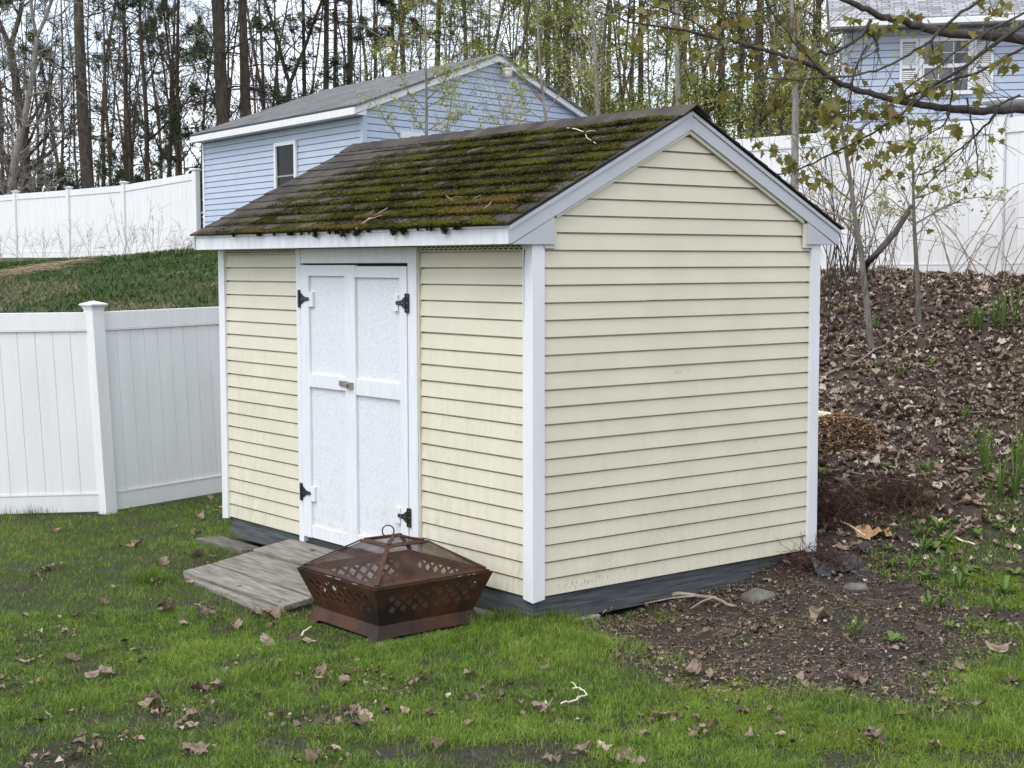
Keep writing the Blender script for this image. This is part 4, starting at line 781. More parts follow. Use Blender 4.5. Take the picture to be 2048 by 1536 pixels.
def pine(seed, Ht=20., r0=.22, boughs=26, dead=22, low=.30):
    rng = np.random.default_rng(seed); T = grow(rng, np.array([0, 0, -.3]), np.array([rng.normal(0, .02), rng.normal(0, .02), 1]), Ht, r0, 14, .012, .01, .18); lim, tf = [], []
    for k in range(dead):
        p, r, d = along(T, rng.uniform(.10, .6)); a = rng.uniform(0, 2*math.pi); l1 = grow(rng, p, np.array([math.cos(a), math.sin(a), rng.normal(0, .2)]), rng.uniform(.6, 2.6), .018, 5, .10, -.02, .2); lim.append(l1)
        for q in range(5): p2, r2, d2 = along(l1, rng.uniform(.3, 1)); lim.append(grow(rng, p2, side_dir(rng, d2, .8), rng.uniform(.2, .7), .006, 3, .15, 0, .5))
    for k in range(boughs):
        t = rng.uniform(low, .98); p, r, d = along(T, t); a = rng.uniform(0, 2*math.pi); L1 = rng.uniform(2.0, 4.2)*(1.15-t*.75)
        l1 = grow(rng, p, np.array([math.cos(a), math.sin(a), rng.uniform(-.15, .25)]), L1, .03, 7, .09, .015, .25); lim.append(l1)
        for q in range(11):
            p2, r2, d2 = along(l1, rng.uniform(.28, 1)); l2 = grow(rng, p2, side_dir(rng, d2, rng.uniform(.4, 1.)), L1*rng.uniform(.14, .34), .009, 4, .15, .04, .4); lim.append(l2)
            for z in range(9): tf.append(along(l2, rng.uniform(.25, 1))[0]+rng.normal(0, .05, 3))
    return [T], lim, np.array(tf), rng
QUAD = np.array([(0, 0, 0), (.5, .32, .10), (1, 0, 0), (.5, -.32, .10)]); QUADF = np.array([(0, 1, 2, 3)])
_na = np.linspace(0, 2*math.pi, 8)[:-1]; NEED = []; NEEDF = []
for k, a in enumerate(_na):
    c, s = math.cos(a), math.sin(a); zt_ = .25+.35*(k % 2); NEED += [(0, 0, 0), (c*.5-s*.13, s*.5+c*.13, zt_*.6), (c, s, zt_), (c*.5+s*.13, s*.5-c*.13, zt_*.6)]; NEEDF.append((4*k, 4*k+1, 4*k+2, 4*k+3))
def make_tree(nm, parts, bark, leafmat, leafsize, label, cat='tree', tmpl=(QUAD, QUADF), group=None, tintlo=0., tinthi=1.):
    tl, lim, lp, rng = parts; root = thing(nm, (0, 0, 0), label, cat, 0, group)
    obj('trunk', tubes_mesh('trunk', tl, lambda r: 12), bark, root)
    tag(obj('limbs', tubes_mesh('limbs', lim), bark, root), kind='stuff')
    if len(lp): obj('crown', scatter_mesh('crown', tmpl[0], tmpl[1], lp, rotm(rng, len(lp), 1.0), rng.uniform(.6, 1.25, len(lp))*leafsize, np.clip(rng.uniform(tintlo, tinthi, len(lp)), 0, 1)), leafmat, root)
    return root
TREES = []
def put(src, px, py, Y, diam, base_d, label, rotz, group=None, fresh=False, zs=None):
    p = at(px, py, Y); g = float(ground_z(p[0], Y)); o = src if fresh else copy_tree(src); k = diam/base_d
    o.location = (p[0], Y, g); o.scale = (k, k, zs or max(.8, min(1.3, k))); o.rotation_euler = (0, 0, rotz); tag(o, label, 'tree', group); return o
GW = 'trees of the wood behind the garage'
bareA = make_tree('bare_tree', broadleaf(11, 16, .2, .36, 2600), M['bark'], M['rust_bud'], .065, 'x'); bareB = make_tree('bare_tree', broadleaf(12, 15, .12, None, 2200), M['bark'], M['rust_bud'], .065, 'x')
bareC = make_tree('bare_tree', broadleaf(13, 15, .11, None, 2200), M['bark'], M['spring_leaf'], .04, 'x', tintlo=0., tinthi=.4); paleA = make_tree('pale_tree', broadleaf(14, 16, .2, .5, 1200), M['bark_pale'], M['rust_bud'], .065, 'x')
pineA = make_tree('pine_tree', pine(21, 20, .22, 30, 30, .20), M['bark'], M['pine_needle'], .17, 'x', tmpl=(np.array(NEED), np.array(NEEDF))); pineB = make_tree('pine_tree', pine(22, 20, .20, 28, 26, .14), M['bark'], M['pine_needle'], .17, 'x', tmpl=(np.array(NEED), np.array(NEEDF)))
pineC = make_tree('pine_tree', pine(23, 20, .18, 10, 40, .45), M['bark'], M['rust_bud'], .10, 'x', tmpl=(np.array(NEED), np.array(NEEDF)))
greenA = make_tree('spring_tree', broadleaf(31, 13, .12, None, 11000, 2, .05), M['bark'], M['spring_leaf'], .095, 'x'); greenB = make_tree('spring_tree', broadleaf(32, 12, .11, .4, 11000, 2, .05), M['bark'], M['spring_leaf'], .095, 'x')
used = set()
PL = [('bareA', 40, 300, 47, .44, 'forked bare tree with thick trunk nearest the left edge', .3), ('paleA', 6, 320, 44, .30, 'pale grey barked tree cut by the left edge behind the hill fence', 1.0),
 ('pineA', 178, 300, 46, .43, 'thick straight pine trunk rising alone behind the hill fence', .6), ('bareB', 268, 300, 52, .17, '', 1.2), ('bareB', 300, 300, 50, .21, '', 2.5), ('bareC', 322, 300, 53, .18, '', .4), ('pineB', 350, 300, 57, .20, '', 2.2), ('bareC', 372, 300, 55, .17, '', 3.3),
 ('bareB', 430, 200, 52, .25, '', 4.1), ('pineA', 456, 200, 49, .50, 'thickest pine trunk standing behind the left end of the garage roof', 2.0), ('pineB', 500, 200, 50, .38, 'thick pine trunk just right of the thickest one behind the garage roof', .9), ('bareA', 573, 150, 52, .38, 'forked brown trunk behind the middle of the garage roof', 3.4),
 ('pineC', 608, 150, 54, .2, '', 1.), ('pineC', 648, 150, 52, .28, '', 2.), ('pineC', 667, 150, 56, .2, '', 3.), ('pineC', 700, 120, 53, .29, '', 4.), ('bareB', 735, 120, 58, .2, '', 5.), ('pineB', 820, 100, 54, .28, '', .2), ('pineC', 788, 100, 60, .22, '', .5), ('bareC', 110, 300, 56, .16, '', .7), ('bareB', 78, 300, 60, .15, '', 2.9),
 ('bareB', 225, 300, 60, .15, '', 1.8), ('bareC', 395, 250, 62, .16, '', 5.5), ('bareC', 540, 150, 60, .16, '', 4.9), ('pineB', 250, 250, 62, .26, '', 4.4), ('pineC', 870, 80, 56, .3, '', 2.7), ('pineB', 1090, 100, 60, .26, '', 3.9), ('pineC', 1130, 100, 50, .36, 'rust brown dead pine behind the right slope of the garage roof', 1.4),
 ('greenA', 770, 100, 47, .16, '', 2.), ('greenB', 900, 80, 50, .18, '', .3), ('greenA', 960, 80, 48, .2, '', 1.9), ('greenB', 1030, 80, 52, .2, '', 3.1), ('greenA', 1165, 150, 55, .2, '', 4.2), ('greenB', 1235, 200, 48, .2, '', 5.2), ('pineC', 1280, 200, 52, .26, '', .9), ('greenA', 1315, 200, 52, .2, '', .5), ('greenB', 1400, 200, 46, .22, '', 2.6),
 ('pineC', 1446, 230, 45, .27, '', 5.1), ('greenA', 1425, 230, 50, .18, '', 3.7), ('bareC', 1473, 230, 47, .24, '', 1.1), ('pineC', 1512, 230, 42, .30, 'stout trunk just above the bank fence right of the shed ridge', 2.3), ('greenB', 1545, 230, 50, .2, '', 4.7), ('greenA', 1590, 230, 47, .2, '', .1), ('bareB', 1625, 230, 44, .26, '', 3.0), ('greenB', 1665, 230, 41, .2, '', 1.6), ('greenA', 1010, 150, 41, .15, '', 1.3), ('greenB', 1108, 150, 43, .16, '', 4.0), ('greenA', 1212, 150, 40, .16, '', 2.4), ('greenB', 1292, 200, 42, .16, '', .8), ('greenA', 1345, 200, 39, .15, '', 5.6), ('greenB', 1483, 220, 41, .16, '', 3.5), ('greenA', 1568, 220, 38, .15, '', 4.6), ('pineC', 1120, 100, 64, .26, '', .4), ('pineC', 1215, 150, 60, .24, '', 3.2), ('pineC', 1365, 200, 58, .24, '', 1.9), ('bareB', 990, 80, 60, .2, '', 2.2), ('pineC', 935, 80, 62, .24, '', 5.)]
BD = dict(bareA=.4, bareB=.24, bareC=.22, paleA=.4, pineA=.44, pineB=.40, pineC=.36, greenA=.24, greenB=.22); SRC = dict(bareA=bareA, bareB=bareB, bareC=bareC, paleA=paleA, pineA=pineA, pineB=pineB, pineC=pineC, greenA=greenA, greenB=greenB)
TLAB = {268: 'slender bare tree first to the right of the lone pine trunk', 300: 'slender bare tree above the hill fence with a budding tree leaning beside it', 322: 'slender budding tree leaning beside the bare one above the hill fence', 350: 'dark boughed pine above the hill fence left of the garage eave', 372: 'thin budding tree just left of the garage eave', 430: 'slender bare tree just left of the thickest pine trunk', 608: 'straight thin pine trunk right of the forked brown trunk behind the garage roof', 648: 'straight pine trunk, left one of a close pair behind the garage roof', 667: 'straight pine trunk, right one of a close pair behind the garage roof', 700: 'straight dark pine trunk behind the garage ridge right of the close pair', 735: 'slender bare tree behind the garage ridge between two dark pine trunks', 820: 'dark boughed pine behind the garage ridge left of the peak', 788: 'far straight pine trunk just left of the boughed pine behind the garage ridge', 110: 'thin budding tree between the left edge trunks and the lone pine', 78: 'thin bare far tree just right of the forked tree at the left edge', 225: 'thin bare far tree close beside the lone pine trunk', 395: 'thin budding far tree above the left corner of the garage eave', 540: 'thin budding far tree just left of the forked brown trunk', 250: 'far boughed pine behind the slender trunks right of the lone pine', 870: 'straight pine trunk behind the garage roof right beside the pale front sapling', 1090: 'far boughed pine behind the right slope of the garage roof', 770: 'leafy spring tree behind the middle of the garage ridge', 900: 'forked leafy spring tree behind the garage left of its peak', 960: 'leafy spring tree right behind the garage peak', 1030: 'forked leafy spring tree just right of the garage peak', 1165: 'leafy far spring tree above the lower end of the garage rake', 1235: 'forked leafy spring tree between the two pale slim trunks', 1280: 'straight pine trunk left of the shed peak', 1315: 'leafy spring tree just left of the pale pole like trunk', 1400: 'forked leafy spring tree just right of the shed peak', 1446: 'straight trunk above the upper right shed roof edge', 1425: 'leafy spring tree behind the straight trunk right of the shed peak', 1473: 'slender budding trunk between two stouter trunks right of the shed peak', 1545: 'forked leafy spring tree behind the bank fence right of the stout trunk', 1590: 'leafy far spring tree behind the grey trunk at the bank fence', 1625: 'slender bare trunk behind the bank fence left of the blue house', 1665: 'forked leafy spring tree close to the left corner of the blue house', 1010: 'nearest leafy spring tree beside the security light on the garage', 1108: 'forked leafy spring tree in front of the dead rust brown pine', 1212: 'nearer leafy spring tree right of the slim trunk behind the shed ridge', 1292: 'nearer forked leafy spring tree before the pine left of the shed peak', 1345: 'nearest leafy spring tree right behind the shed peak', 1483: 'nearer forked leafy spring tree above the left end of the bank fence', 1568: 'nearest leafy spring tree above the bank fence beside the grey trunk', 1120: 'far straight pine trunk behind the dead rust brown pine', 1215: 'far straight pine trunk between the pale slim trunks', 1365: 'far straight pine trunk right behind the shed peak', 990: 'slender bare far tree behind the garage peak', 935: 'far straight pine trunk just left of the garage peak'}
for kind, px, py, Y, dm, lb, rz_ in PL:
    put(SRC[kind], px, py, Y, dm, BD[kind], lb or TLAB[px], rz_, GW, kind not in used); used.add(kind)
# far wood: what shows between the trunks as one mass
rg = np.random.default_rng(77); lines = []
for k in range(235):
    px = rg.uniform(-800, 2300); Y = rg.uniform(66, 105); p = at(px, 300, Y); g = float(ground_z(p[0], Y)); lines.append(grow(rg, np.array([p[0], Y, g]), np.array([rg.normal(0, .06), 0, 1]), rg.uniform(9, 17), rg.uniform(.04, .13), 6, .05, .02, .3))
    for q in range(16):
        b0, r_, d_ = along(lines[-1-0] if q == 0 else lines[-1-q], rg.uniform(.1, .9)); lines.append(grow(rg, b0, side_dir(rg, d_, rg.uniform(.5, 1.1)), rg.uniform(1.5, 5), .022, 5, .25, .03, .3))
fw = obj('far_woods', tubes_mesh('far_woods', lines, lambda r: 3), M['bark']); tag(fw, 'distant brown wood seen between the nearer trunks', 'woods', kind='stuff')
n = 64000; px = rg.uniform(-800, 2300, n); Y = rg.uniform(64, 100, n); X = (px-1024)/FPX*Y; zz = ground_z(X, Y)+np.abs(rg.normal(0, 1, n))*5.5*(.35+.9*fbm(X, Y*.2, .22, 3)); keep = rg.random(n) < np.where(px > 740, .95, .28)
P_ = np.stack([X, Y, zz], -1)[keep]; tn = np.clip(rg.uniform(0, .75, len(P_)), 0, 1); fl = obj('far_foliage', scatter_mesh('far_foliage', QUAD, QUADF, P_, rotm(rg, len(P_), 1.2), rg.uniform(.10, .30, len(P_)), np.clip(tn+np.where(P_[:, 0] > -6, .3, -.1), 0, 1)), tinted('far_leaves', [(0, (.07, .055, .04)), (.4, (.12, .12, .045)), (1, (.24, .28, .07))], .8, .1, .2), fw); tag(fl, kind='stuff')
# evergreen brush at the foot of the wood, left
rg = np.random.default_rng(5)
def brush(nm, px, Y, w, h, label, mat, n=2600, size=.16):
    p = at(px, 300, Y); g = float(ground_z(p[0], Y)); root = thing(nm, (p[0], Y, g), label, 'bush'); ls = [grow(rg, np.array([rg.normal(0, w*.15), rg.normal(0, w*.15), 0]), np.array([rg.normal(0, .5), rg.normal(0, .5), 1]), h*rg.uniform(.5, 1), .03, 5, .12, 0, .2) for k in range(26)]
    tw = []; 
    for l in ls:
        for q in range(8): b0, r_, d_ = along(l, rg.uniform(.15, 1)); tw.append(grow(rg, b0, side_dir(rg, d_, .9), rg.uniform(.3, 1.), .010, 3, .2, 0, .4))
    obj('stems', tubes_mesh('stems', ls+tw), M['bark'], root); pts = np.array([along(tw[i], rg.uniform(.2, 1))[0] for i in rg.integers(0, len(tw), n)])+rg.normal(0, .08, (n, 3))
    obj('foliage', scatter_mesh('foliage', np.array(NEED), np.array(NEEDF), pts, rotm(rg, n, 1.), rg.uniform(.6, 1.2, n)*size, rg.random(n)*.8), mat, root)
brush('evergreen_bush', 90, 50, 3, 3.4, 'dark evergreen bush behind the hill fence left of the lone pine trunk', M['pine_needle'], 1800); brush('evergreen_bush', 235, 52, 2.4, 2.6, 'low dark evergreen bush behind the hill fence right of the lone pine trunk', M['pine_needle'], 1500); brush('evergreen_bush', 362, 50, 2, 2.8, 'dark evergreen bush behind the hill fence next to the garage corner', M['pine_needle'], 1500)
# slender pale saplings standing behind the shed and on the bank
def sapling(seed, base, px_pts, Y, r0, label, nb=16, leaves=260, leaf=.05, lows=.15, mat=None, tcol=(.2, 1.), extra=()):
    """stem follows pixel points at depth Y; base is the ground point"""
    rng = np.random.default_rng(seed); P = [np.array([0, 0, -.05])]+[at(px, py, Y)-base for px, py in px_pts]; P = np.array(P); P += np.array([0, 0, 0]); R = np.linspace(r0, r0*.22, len(P))
    root = thing('sapling', base, label, 'sapling'); lim, tips = [], []
    for k in range(nb):
        p, r, d = along((P, R), rng.uniform(lows, .97)); L1 = rng.uniform(.35, 1.3)*(1.1-.3*rng.random()); l1 = grow(rng, p, unit(side_dir(rng, d, rng.uniform(.6, 1.2))*np.array([1, .6, 1])), L1, min(r*.5, .011), 6, .13, .05, .3); lim.append(l1)
        for q in range(6): p2, r2, d2 = along(l1, rng.uniform(.25, 1)); l2 = grow(rng, p2, side_dir(rng, d2, .8), rng.uniform(.10, .35), .0032, 3, .2, .02, .6); lim.append(l2); tips += [l2[0][-1], l2[0][1]]
    for ex in extra:
        E_ = np.array([at(px, py, Y-.1*i)-base for i, (px, py) in enumerate(ex)]); l1 = (E_, np.linspace(.009, .004, len(E_))); lim.append(l1)
        for q in range(22): p2, r2, d2 = along(l1, rng.uniform(.15, 1)); l2 = grow(rng, p2, side_dir(rng, d2, .9), rng.uniform(.06, .24), .003, 3, .2, .03, .6); lim.append(l2); tips += [l2[0][-1]]*3+[l2[0][1]]*2
    obj('trunk', tubes_mesh('trunk', [(P, R)], lambda r: 10), mat or M['bark_pale'], root); tag(obj('limbs', tubes_mesh('limbs', lim), M['twig_dry'], root), kind='stuff')
    tips = np.array(tips); lp = tips[rng.integers(0, len(tips), leaves)]+rng.normal(0, .028, (leaves, 3)); obj('crown', scatter_mesh('crown', QUAD, QUADF, lp, rotm(rng, leaves, .9), rng.uniform(.6, 1.2, leaves)*leaf, rng.uniform(*tcol, leaves)), M['spring_leaf'], root); return root
def gbase(px, Y):
    X = (px-1024)/FPX*Y; return np.array([X, Y, float(ground_z(X, Y))])
sapling(61, gbase(853, 20.5), [(853, 300), (853, 220), (852, 140), (851, 60), (850, -40), (848, -180)], 20.5, .026, 'straight pale sapling in front of the blue garage gable', 22, 1100, .052, .35, None, (.2, 1.), ([(853, 222), (820, 190), (800, 150), (785, 110), (780, 60)], [(853, 270), (830, 235), (800, 200)], [(853, 200), (885, 170), (900, 140)], [(853, 215), (880, 200), (905, 165)], [(800, 275), (770, 240), (745, 195)], [(853, 262), (890, 240), (920, 230)]))
sapling(62, gbase(1100, 23), [(1095, 300), (1092, 240), (1082, 160), (1077, 80), (1074, 0), (1070, -120)], 23, .034, 'leaning pale sapling beside the right slope of the garage gable', 16, 800, .052, .35, None, (.2, 1.), ([(1092, 245), (1050, 215), (1030, 170)], [(1090, 250), (1040, 240), (1000, 230), (960, 245)], [(1084, 170), (1060, 150), (1045, 120)]))
sapling(63, gbase(1198, 24), [(1198, 300), (1196, 230), (1192, 140), (1187, 40), (1180, -80), (1176, -200)], 24, .042, 'pale slim trunk right of the garage behind the shed ridge', 18, 620, .055, .3)
sapling(64, gbase(1357, 24), [(1357, 300), (1356, 200), (1354, 100), (1353, 0), (1352, -150), (1350, -300)], 24, .060, 'pale pole like trunk rising just left of the shed peak', 14, 420, .055, .4)
sapling(65, gbase(1590, 17.6), [(1590, 480), (1589, 375), (1590, 290), (1591, 200), (1588, 100), (1584, 0), (1578, -150), (1570, -400)], 17.6, .060, 'pale grey trunk in front of the bank fence right of the shed peak', 14, 260, .05, .45)
b1 = hit(1744, 700); sapling(66, b1, [(1737, 640), (1728, 560), (1722, 500), (1713, 455), (1705, 393), (1695, 325), (1685, 265), (1672, 190), (1660, 90), (1650, -60), (1640, -250)], b1[1], .033, 'crooked grey sapling on the bank nearest the shed', 22, 240, .045, .25, M['bark_mid'])
b2 = hit(1838, 642); sp2 = sapling(67, b2, [(1836, 590), (1833, 530), (1829, 462), (1827, 410), (1826, 340), (1822, 290), (1816, 235)], b2[1], .029, 'upright grey sapling with pale green leaves on the bank in front of the fence', 14, 850, .050, .40, M['bark_mid'], (.3, 1.), ([(1830, 447), (1880, 420), (1925, 398), (1960, 394), (2010, 402)], [(1827, 400), (1855, 370), (1885, 330), (1905, 300)], [(1828, 420), (1850, 390), (1890, 375), (1950, 350), (1970, 335)], [(1826, 350), (1845, 320), (1870, 295)], [(1829, 440), (1800, 420), (1760, 410)]))
sapling(68, gbase(1015, 21), [(1012, 300), (1010, 250), (990, 170), (985, 150)], 21, .014, 'thin whip like sapling low before the garage gable', 12, 220, .05, .2)
sapling(69, gbase(900, 21), [(905, 320), (890, 280), (905, 190), (920, 120), (935, 70)], 21, .012, 'thin arching sapling before the garage gable', 12, 260, .05, .2)
fb = np.array([at(1733, 528, b1[1]), at(1760, 500, b1[1]), at(1790, 465, b1[1]+.3), at(1812, 430, b1[1]+.5), at(1822, 413, b1[1]+.6)]); o_ = hit(1728, 545)
br_ = thing('broken_limb', o_, 'dark broken limb leaning between the two saplings on the bank', 'branch'); obj('branch', tubes_mesh('branch', [(np.concatenate([[np.zeros(3)], fb-o_]), np.array([.03, .034, .032, .03, .028, .024]))], lambda r: 9), M['bark_dark'], br_)
# brambles and vines tangled in front of the bank fence
def bramble(seed, px, py, label, n=9, w=1.1, h=1.1, mat=None, leaves=40):
    rng = np.random.default_rng(seed); o = hit(px, py); cs = []
    for k in range(n):
        a = rng.uniform(0, 2*math.pi); s = rng.uniform(.5, 1)*w; hh_ = rng.uniform(.5, 1.1)*h; t = np.linspace(0, 1, 10); x = math.cos(a)*s*t; y = math.sin(a)*s*t*.4; z = hh_*np.sin(np.pi*t*rng.uniform(.55, .95))
        P = np.stack([x, y, z], -1)+np.cumsum(rng.normal(0, .012, (10, 3)), 0)+np.array([rng.normal(0, .15), 0, -.03]); cs.append((P, np.linspace(.0062, .0025, 10)))
        for q in range(3): p, r, d = along(cs[-1], rng.uniform(.3, .95)); cs.append(grow(rng, p, side_dir(rng, d, .8), rng.uniform(.1, .4), .0028, 4, .2, .02, .5))
    root = thing('bramble', o, label, 'bramble'); obj('canes', tubes_mesh('canes', cs, lambda r: 4), mat or M['bark_dark'], root); P = np.array([c[0][-1] for c in cs]); lp = P[rng.integers(0, len(P), leaves)]+rng.normal(0, .03, (leaves, 3))
    obj('leaves', scatter_mesh('leaves', QUAD, QUADF, lp, rotm(rng, leaves, .9), rng.uniform(.02, .045, leaves), rng.uniform(.2, .9, leaves)), M['spring_leaf'], root); return root
bramble(1, 1660, 590, 'tangle of thin dark stems beside the rear corner of the shed', 16, .8, 1.5); bramble(2, 1700, 560, 'tangle of thin stems at the fence left of the crooked sapling', 14, .9, 1.7); bramble(3, 1775, 560, 'thin arching stems at the fence between the two saplings', 10, 1., 1.2, M['twig_dry']); bramble(4, 1890, 560, 'long arching briar canes before the fence right of the saplings', 8, 1.5, 1., M['twig_dry'], 20); bramble(5, 1990, 560, 'briar canes with small leaves at the fence post near the right edge', 9, 1.3, .9, M['twig_dry'], 60); bramble(6, 1640, 660, 'low dark briar leaning on the bank behind the shed corner post', 10, .7, 1.0)

# ------------------------------------------------------------------ maple whose boughs hang in from the right
MY = 11.6; mg = np.array([5.35, 12.3, float(ground_z(5.35, 12.3))]); mp_ = thing('maple_tree', mg, 'maple whose long boughs with young olive leaves hang in from the right edge', 'maple')
rng = np.random.default_rng(91); mtr = (np.array([[0, 0, -.2], [.02, 0, 1.2], [-.03, -.02, 2.3], [.03, 0, 3.4], [.0, .05, 5.0], [.05, 0, 7.5]]), np.array([.17, .14, .13, .11, .085, .04])); obj('trunk', tubes_mesh('trunk', [mtr], lambda r: 14), M['bark'], mp_)
def pxl(pts, w, Y0=MY, Y1=MY, start=None):
    P = [at(px, py, Y0+(Y1-Y0)*i/(len(pts)-1))-mg for i, (px, py) in enumerate(pts)]; R = [x*Y0/FPX/2 for x in np.linspace(w[0], w[1], len(P))]
    if start is not None: P = [np.array(start)]+P; R = [R[0]*1.5]+R
    P = np.array(P); R = np.array(R); t = np.linspace(0, 1, len(P)*3); k = np.linspace(0, 1, len(P)); Q = np.stack([np.interp(t, k, P[:, j]) for j in range(3)], -1); Q[1:-1] = (Q[:-2]+2*Q[1:-1]+Q[2:])/4; Q[2:-2] += rng.normal(0, .004, (len(Q)-4, 3)); return Q, np.interp(t, k, R)
tz = lambda z: (0, 0, z)
LIM = [pxl([(2048, 76), (1979, 72), (1919, 69), (1879, 64), (1839, 53), (1799, 40), (1760, 34), (1740, 22), (1710, 8), (1680, -4), (1640, -25)], (20, 9), 11.7, 11.4, tz(2.75)),
 pxl([(2048, 217), (1979, 221), (1929, 221), (1889, 217), (1839, 209), (1779, 199), (1740, 187), (1700, 175), (1660, 157), (1640, 138), (1589, 117), (1538, 105), (1484, 88), (1425, 72), (1375, 62), (1300, 51), (1240, 40), (1190, 22)], (17, 2.6), 11.8, 11.2, tz(2.3)),
 pxl([(2090, 20), (2048, 48), (2008, 76), (1959, 108), (1919, 141), (1879, 165), (1839, 185), (1800, 199)], (10, 6), 11.5, 11.65, tz(2.9)),
 pxl([(1990, -20), (1959, 0), (1919, 26), (1879, 62), (1859, 84), (1819, 108), (1789, 127), (1760, 139), (1720, 149), (1680, 153), (1600, 160), (1530, 157)], (7, 3), 11.3, 11.2),
 pxl([(2048, 95), (1990, 128), (1950, 148), (1900, 160), (1850, 190), (1800, 230), (1757, 259), (1722, 281), (1667, 306), (1620, 330), (1575, 346), (1540, 350)], (6, 3), 11.5, 11.6),
 pxl([(1990, 228), (1965, 258), (1941, 281), (1913, 303), (1872, 336), (1840, 350)], (5, 2.5), 11.8, 11.9), pxl([(1934, 195), (1940, 235), (1948, 265), (1953, 305), (1956, 335), (1954, 355), (1930, 359)], (4, 2), 11.7, 11.7), pxl([(1905, 180), (1900, 225), (1890, 248), (1870, 262), (1840, 280)], (4, 2), 11.6, 11.6),
 pxl([(2060, 20), (2010, 45), (1960, 70), (1915, 100), (1880, 130), (1820, 170), (1770, 220), (1720, 260)], (5, 2.5), 11.2, 11.2), pxl([(1735, 90), (1715, 125), (1705, 160), (1700, 200), (1695, 250)], (5, 2.5), 11.4, 11.4), pxl([(1742, 40), (1725, 70), (1695, 90), (1660, 110), (1640, 102)], (8, 5), 11.5, 11.4), pxl([(1729, 55), (1745, 72), (1758, 90), (1754, 104)], (7, 5), 11.5, 11.5), pxl([(1640, 138), (1600, 100), (1570, 60), (1540, 20), (1520, -20)], (4, 2), 11.4, 11.2), pxl([(1425, 72), (1380, 40), (1320, 15), (1260, 0)], (3, 2), 11.2, 11.), pxl([(1550, 10), (1480, 30), (1400, 10), (1310, -10)], (3.5, 2), 11.2, 11.),
 pxl([(1589, 117), (1560, 170), (1520, 220), (1500, 260)], (3.5, 2), 11.3, 11.4), pxl([(1484, 88), (1450, 110), (1400, 130), (1370, 140)], (3, 1.6), 11.2, 11.2), pxl([(2040, 190), (2010, 205), (1985, 213)], (5, 4), 11.4, 11.4)]
ML = np.array([(0, 0, 0), (.10, .20, .03), (.02, .48, .08), (.30, .34, .02), (.52, .62, .10), (.58, .30, .0), (1.0, 0, -.10), (.58, -.30, .0), (.52, -.62, .10), (.30, -.34, .02), (.02, -.48, .08), (.10, -.20, .03), (.40, 0, -.06)]); MLF = np.array([(12, i, i+1) for i in range(11)]+[(12, 11, 0)])
CL = [(50, 205), (65, 215), (270, 175), (540, 220), (550, 100), (640, 95), (840, 90), (830, 300), (850, 365), (340, 490), (700, 250), (740, 300), (910, 190), (1020, 520), (1030, 570), (1090, 580), (1110, 660), (740, 450), (760, 560), (780, 520), (640, 690), (920, 710), (950, 760), (760, 770), (800, 810), (850, 820), (870, 840), (960, 910), (1000, 900), (1210, 540), (1260, 570), (1300, 590), (1340, 610), (1400, 600), (1270, 545), (1360, 745), (1400, 740), (1450, 740), (1370, 890), (1690, 650), (1700, 640), (1400, 440), (1440, 480), (1500, 400), (1530, 480), (1600, 290), (1620, 450), (1950, 310), (1930, 330), (1460, 60), (1490, 90), (1300, 150), (1360, 130), (1180, 110), (1560, 630), (1490, 620), (990, 330), (930, 250), (860, 170), (600, 240), (470, 330), (520, 490), (1180, 740), (1220, 720), (1200, 800), (1290, 800), (1900, 30), (1930, 50), (1880, 40), (420, 60), (180, 120), (150, 60), (480, 140), (360, 230), (690, 380), (620, 330), (1050, 600), (1120, 560), (1070, 660), (1000, 590), (1340, 560), (1430, 520), (1590, 260)]
ALL = np.concatenate([l[0] for l in LIM]); tw, lp, lR = [], [], []
for zx, zy in CL:
    c = at(1250+zx/2.566, zy/2.566, 11.45+rng.normal(0, .15))-mg; j = np.argmin(((ALL-c)**2).sum(1)); a_ = ALL[j]; m_ = (a_+c)/2+rng.normal(0, .03, 3); tw.append((np.array([a_, m_, c]), np.array([.004, .003, .0018])))
    for q in range(rng.integers(4, 8)): lp.append(c+rng.normal(0, .036, 3)*np.array([1.2, 1, .8])); tw.append((np.array([c, (c+lp[-1])/2, lp[-1]]), np.array([.0016, .0013, .0012])))
for l in LIM:
    for q in range(9):
        p, r, d = along(l, rng.uniform(.15, 1)); e = grow(rng, p, side_dir(rng, d, rng.uniform(.5, 1.2)), rng.uniform(.12, .6), .0032, 5, .18, -.02, .4); tw.append(e); nn = rng.integers(0, 3)
        for w in range(nn): lp.append(e[0][-1]+rng.normal(0, .03, 3))
        p, r, d = along(e, .6); tw.append(grow(rng, p, side_dir(rng, d, .7), rng.uniform(.08, .3), .0022, 3, .2, -.02, .5))
obj('limbs', tubes_mesh('limbs', LIM, lambda r: 10), M['bark_dark'], mp_); obj('twigs', tubes_mesh('twigs', tw, lambda r: 4), M['bark_dark'], mp_); lp = np.array(lp); n = len(lp)
obj('leaves', scatter_mesh('leaves', ML, MLF, lp, rotm(rng, n, .9)@np.array([[[.55, 0, .83], [0, 1, 0], [-.83, 0, .55]]]), rng.uniform(.05, .092, n), np.clip(rng.normal(.66, .28, n), 0, 1)), M['maple_leaf'], mp_)
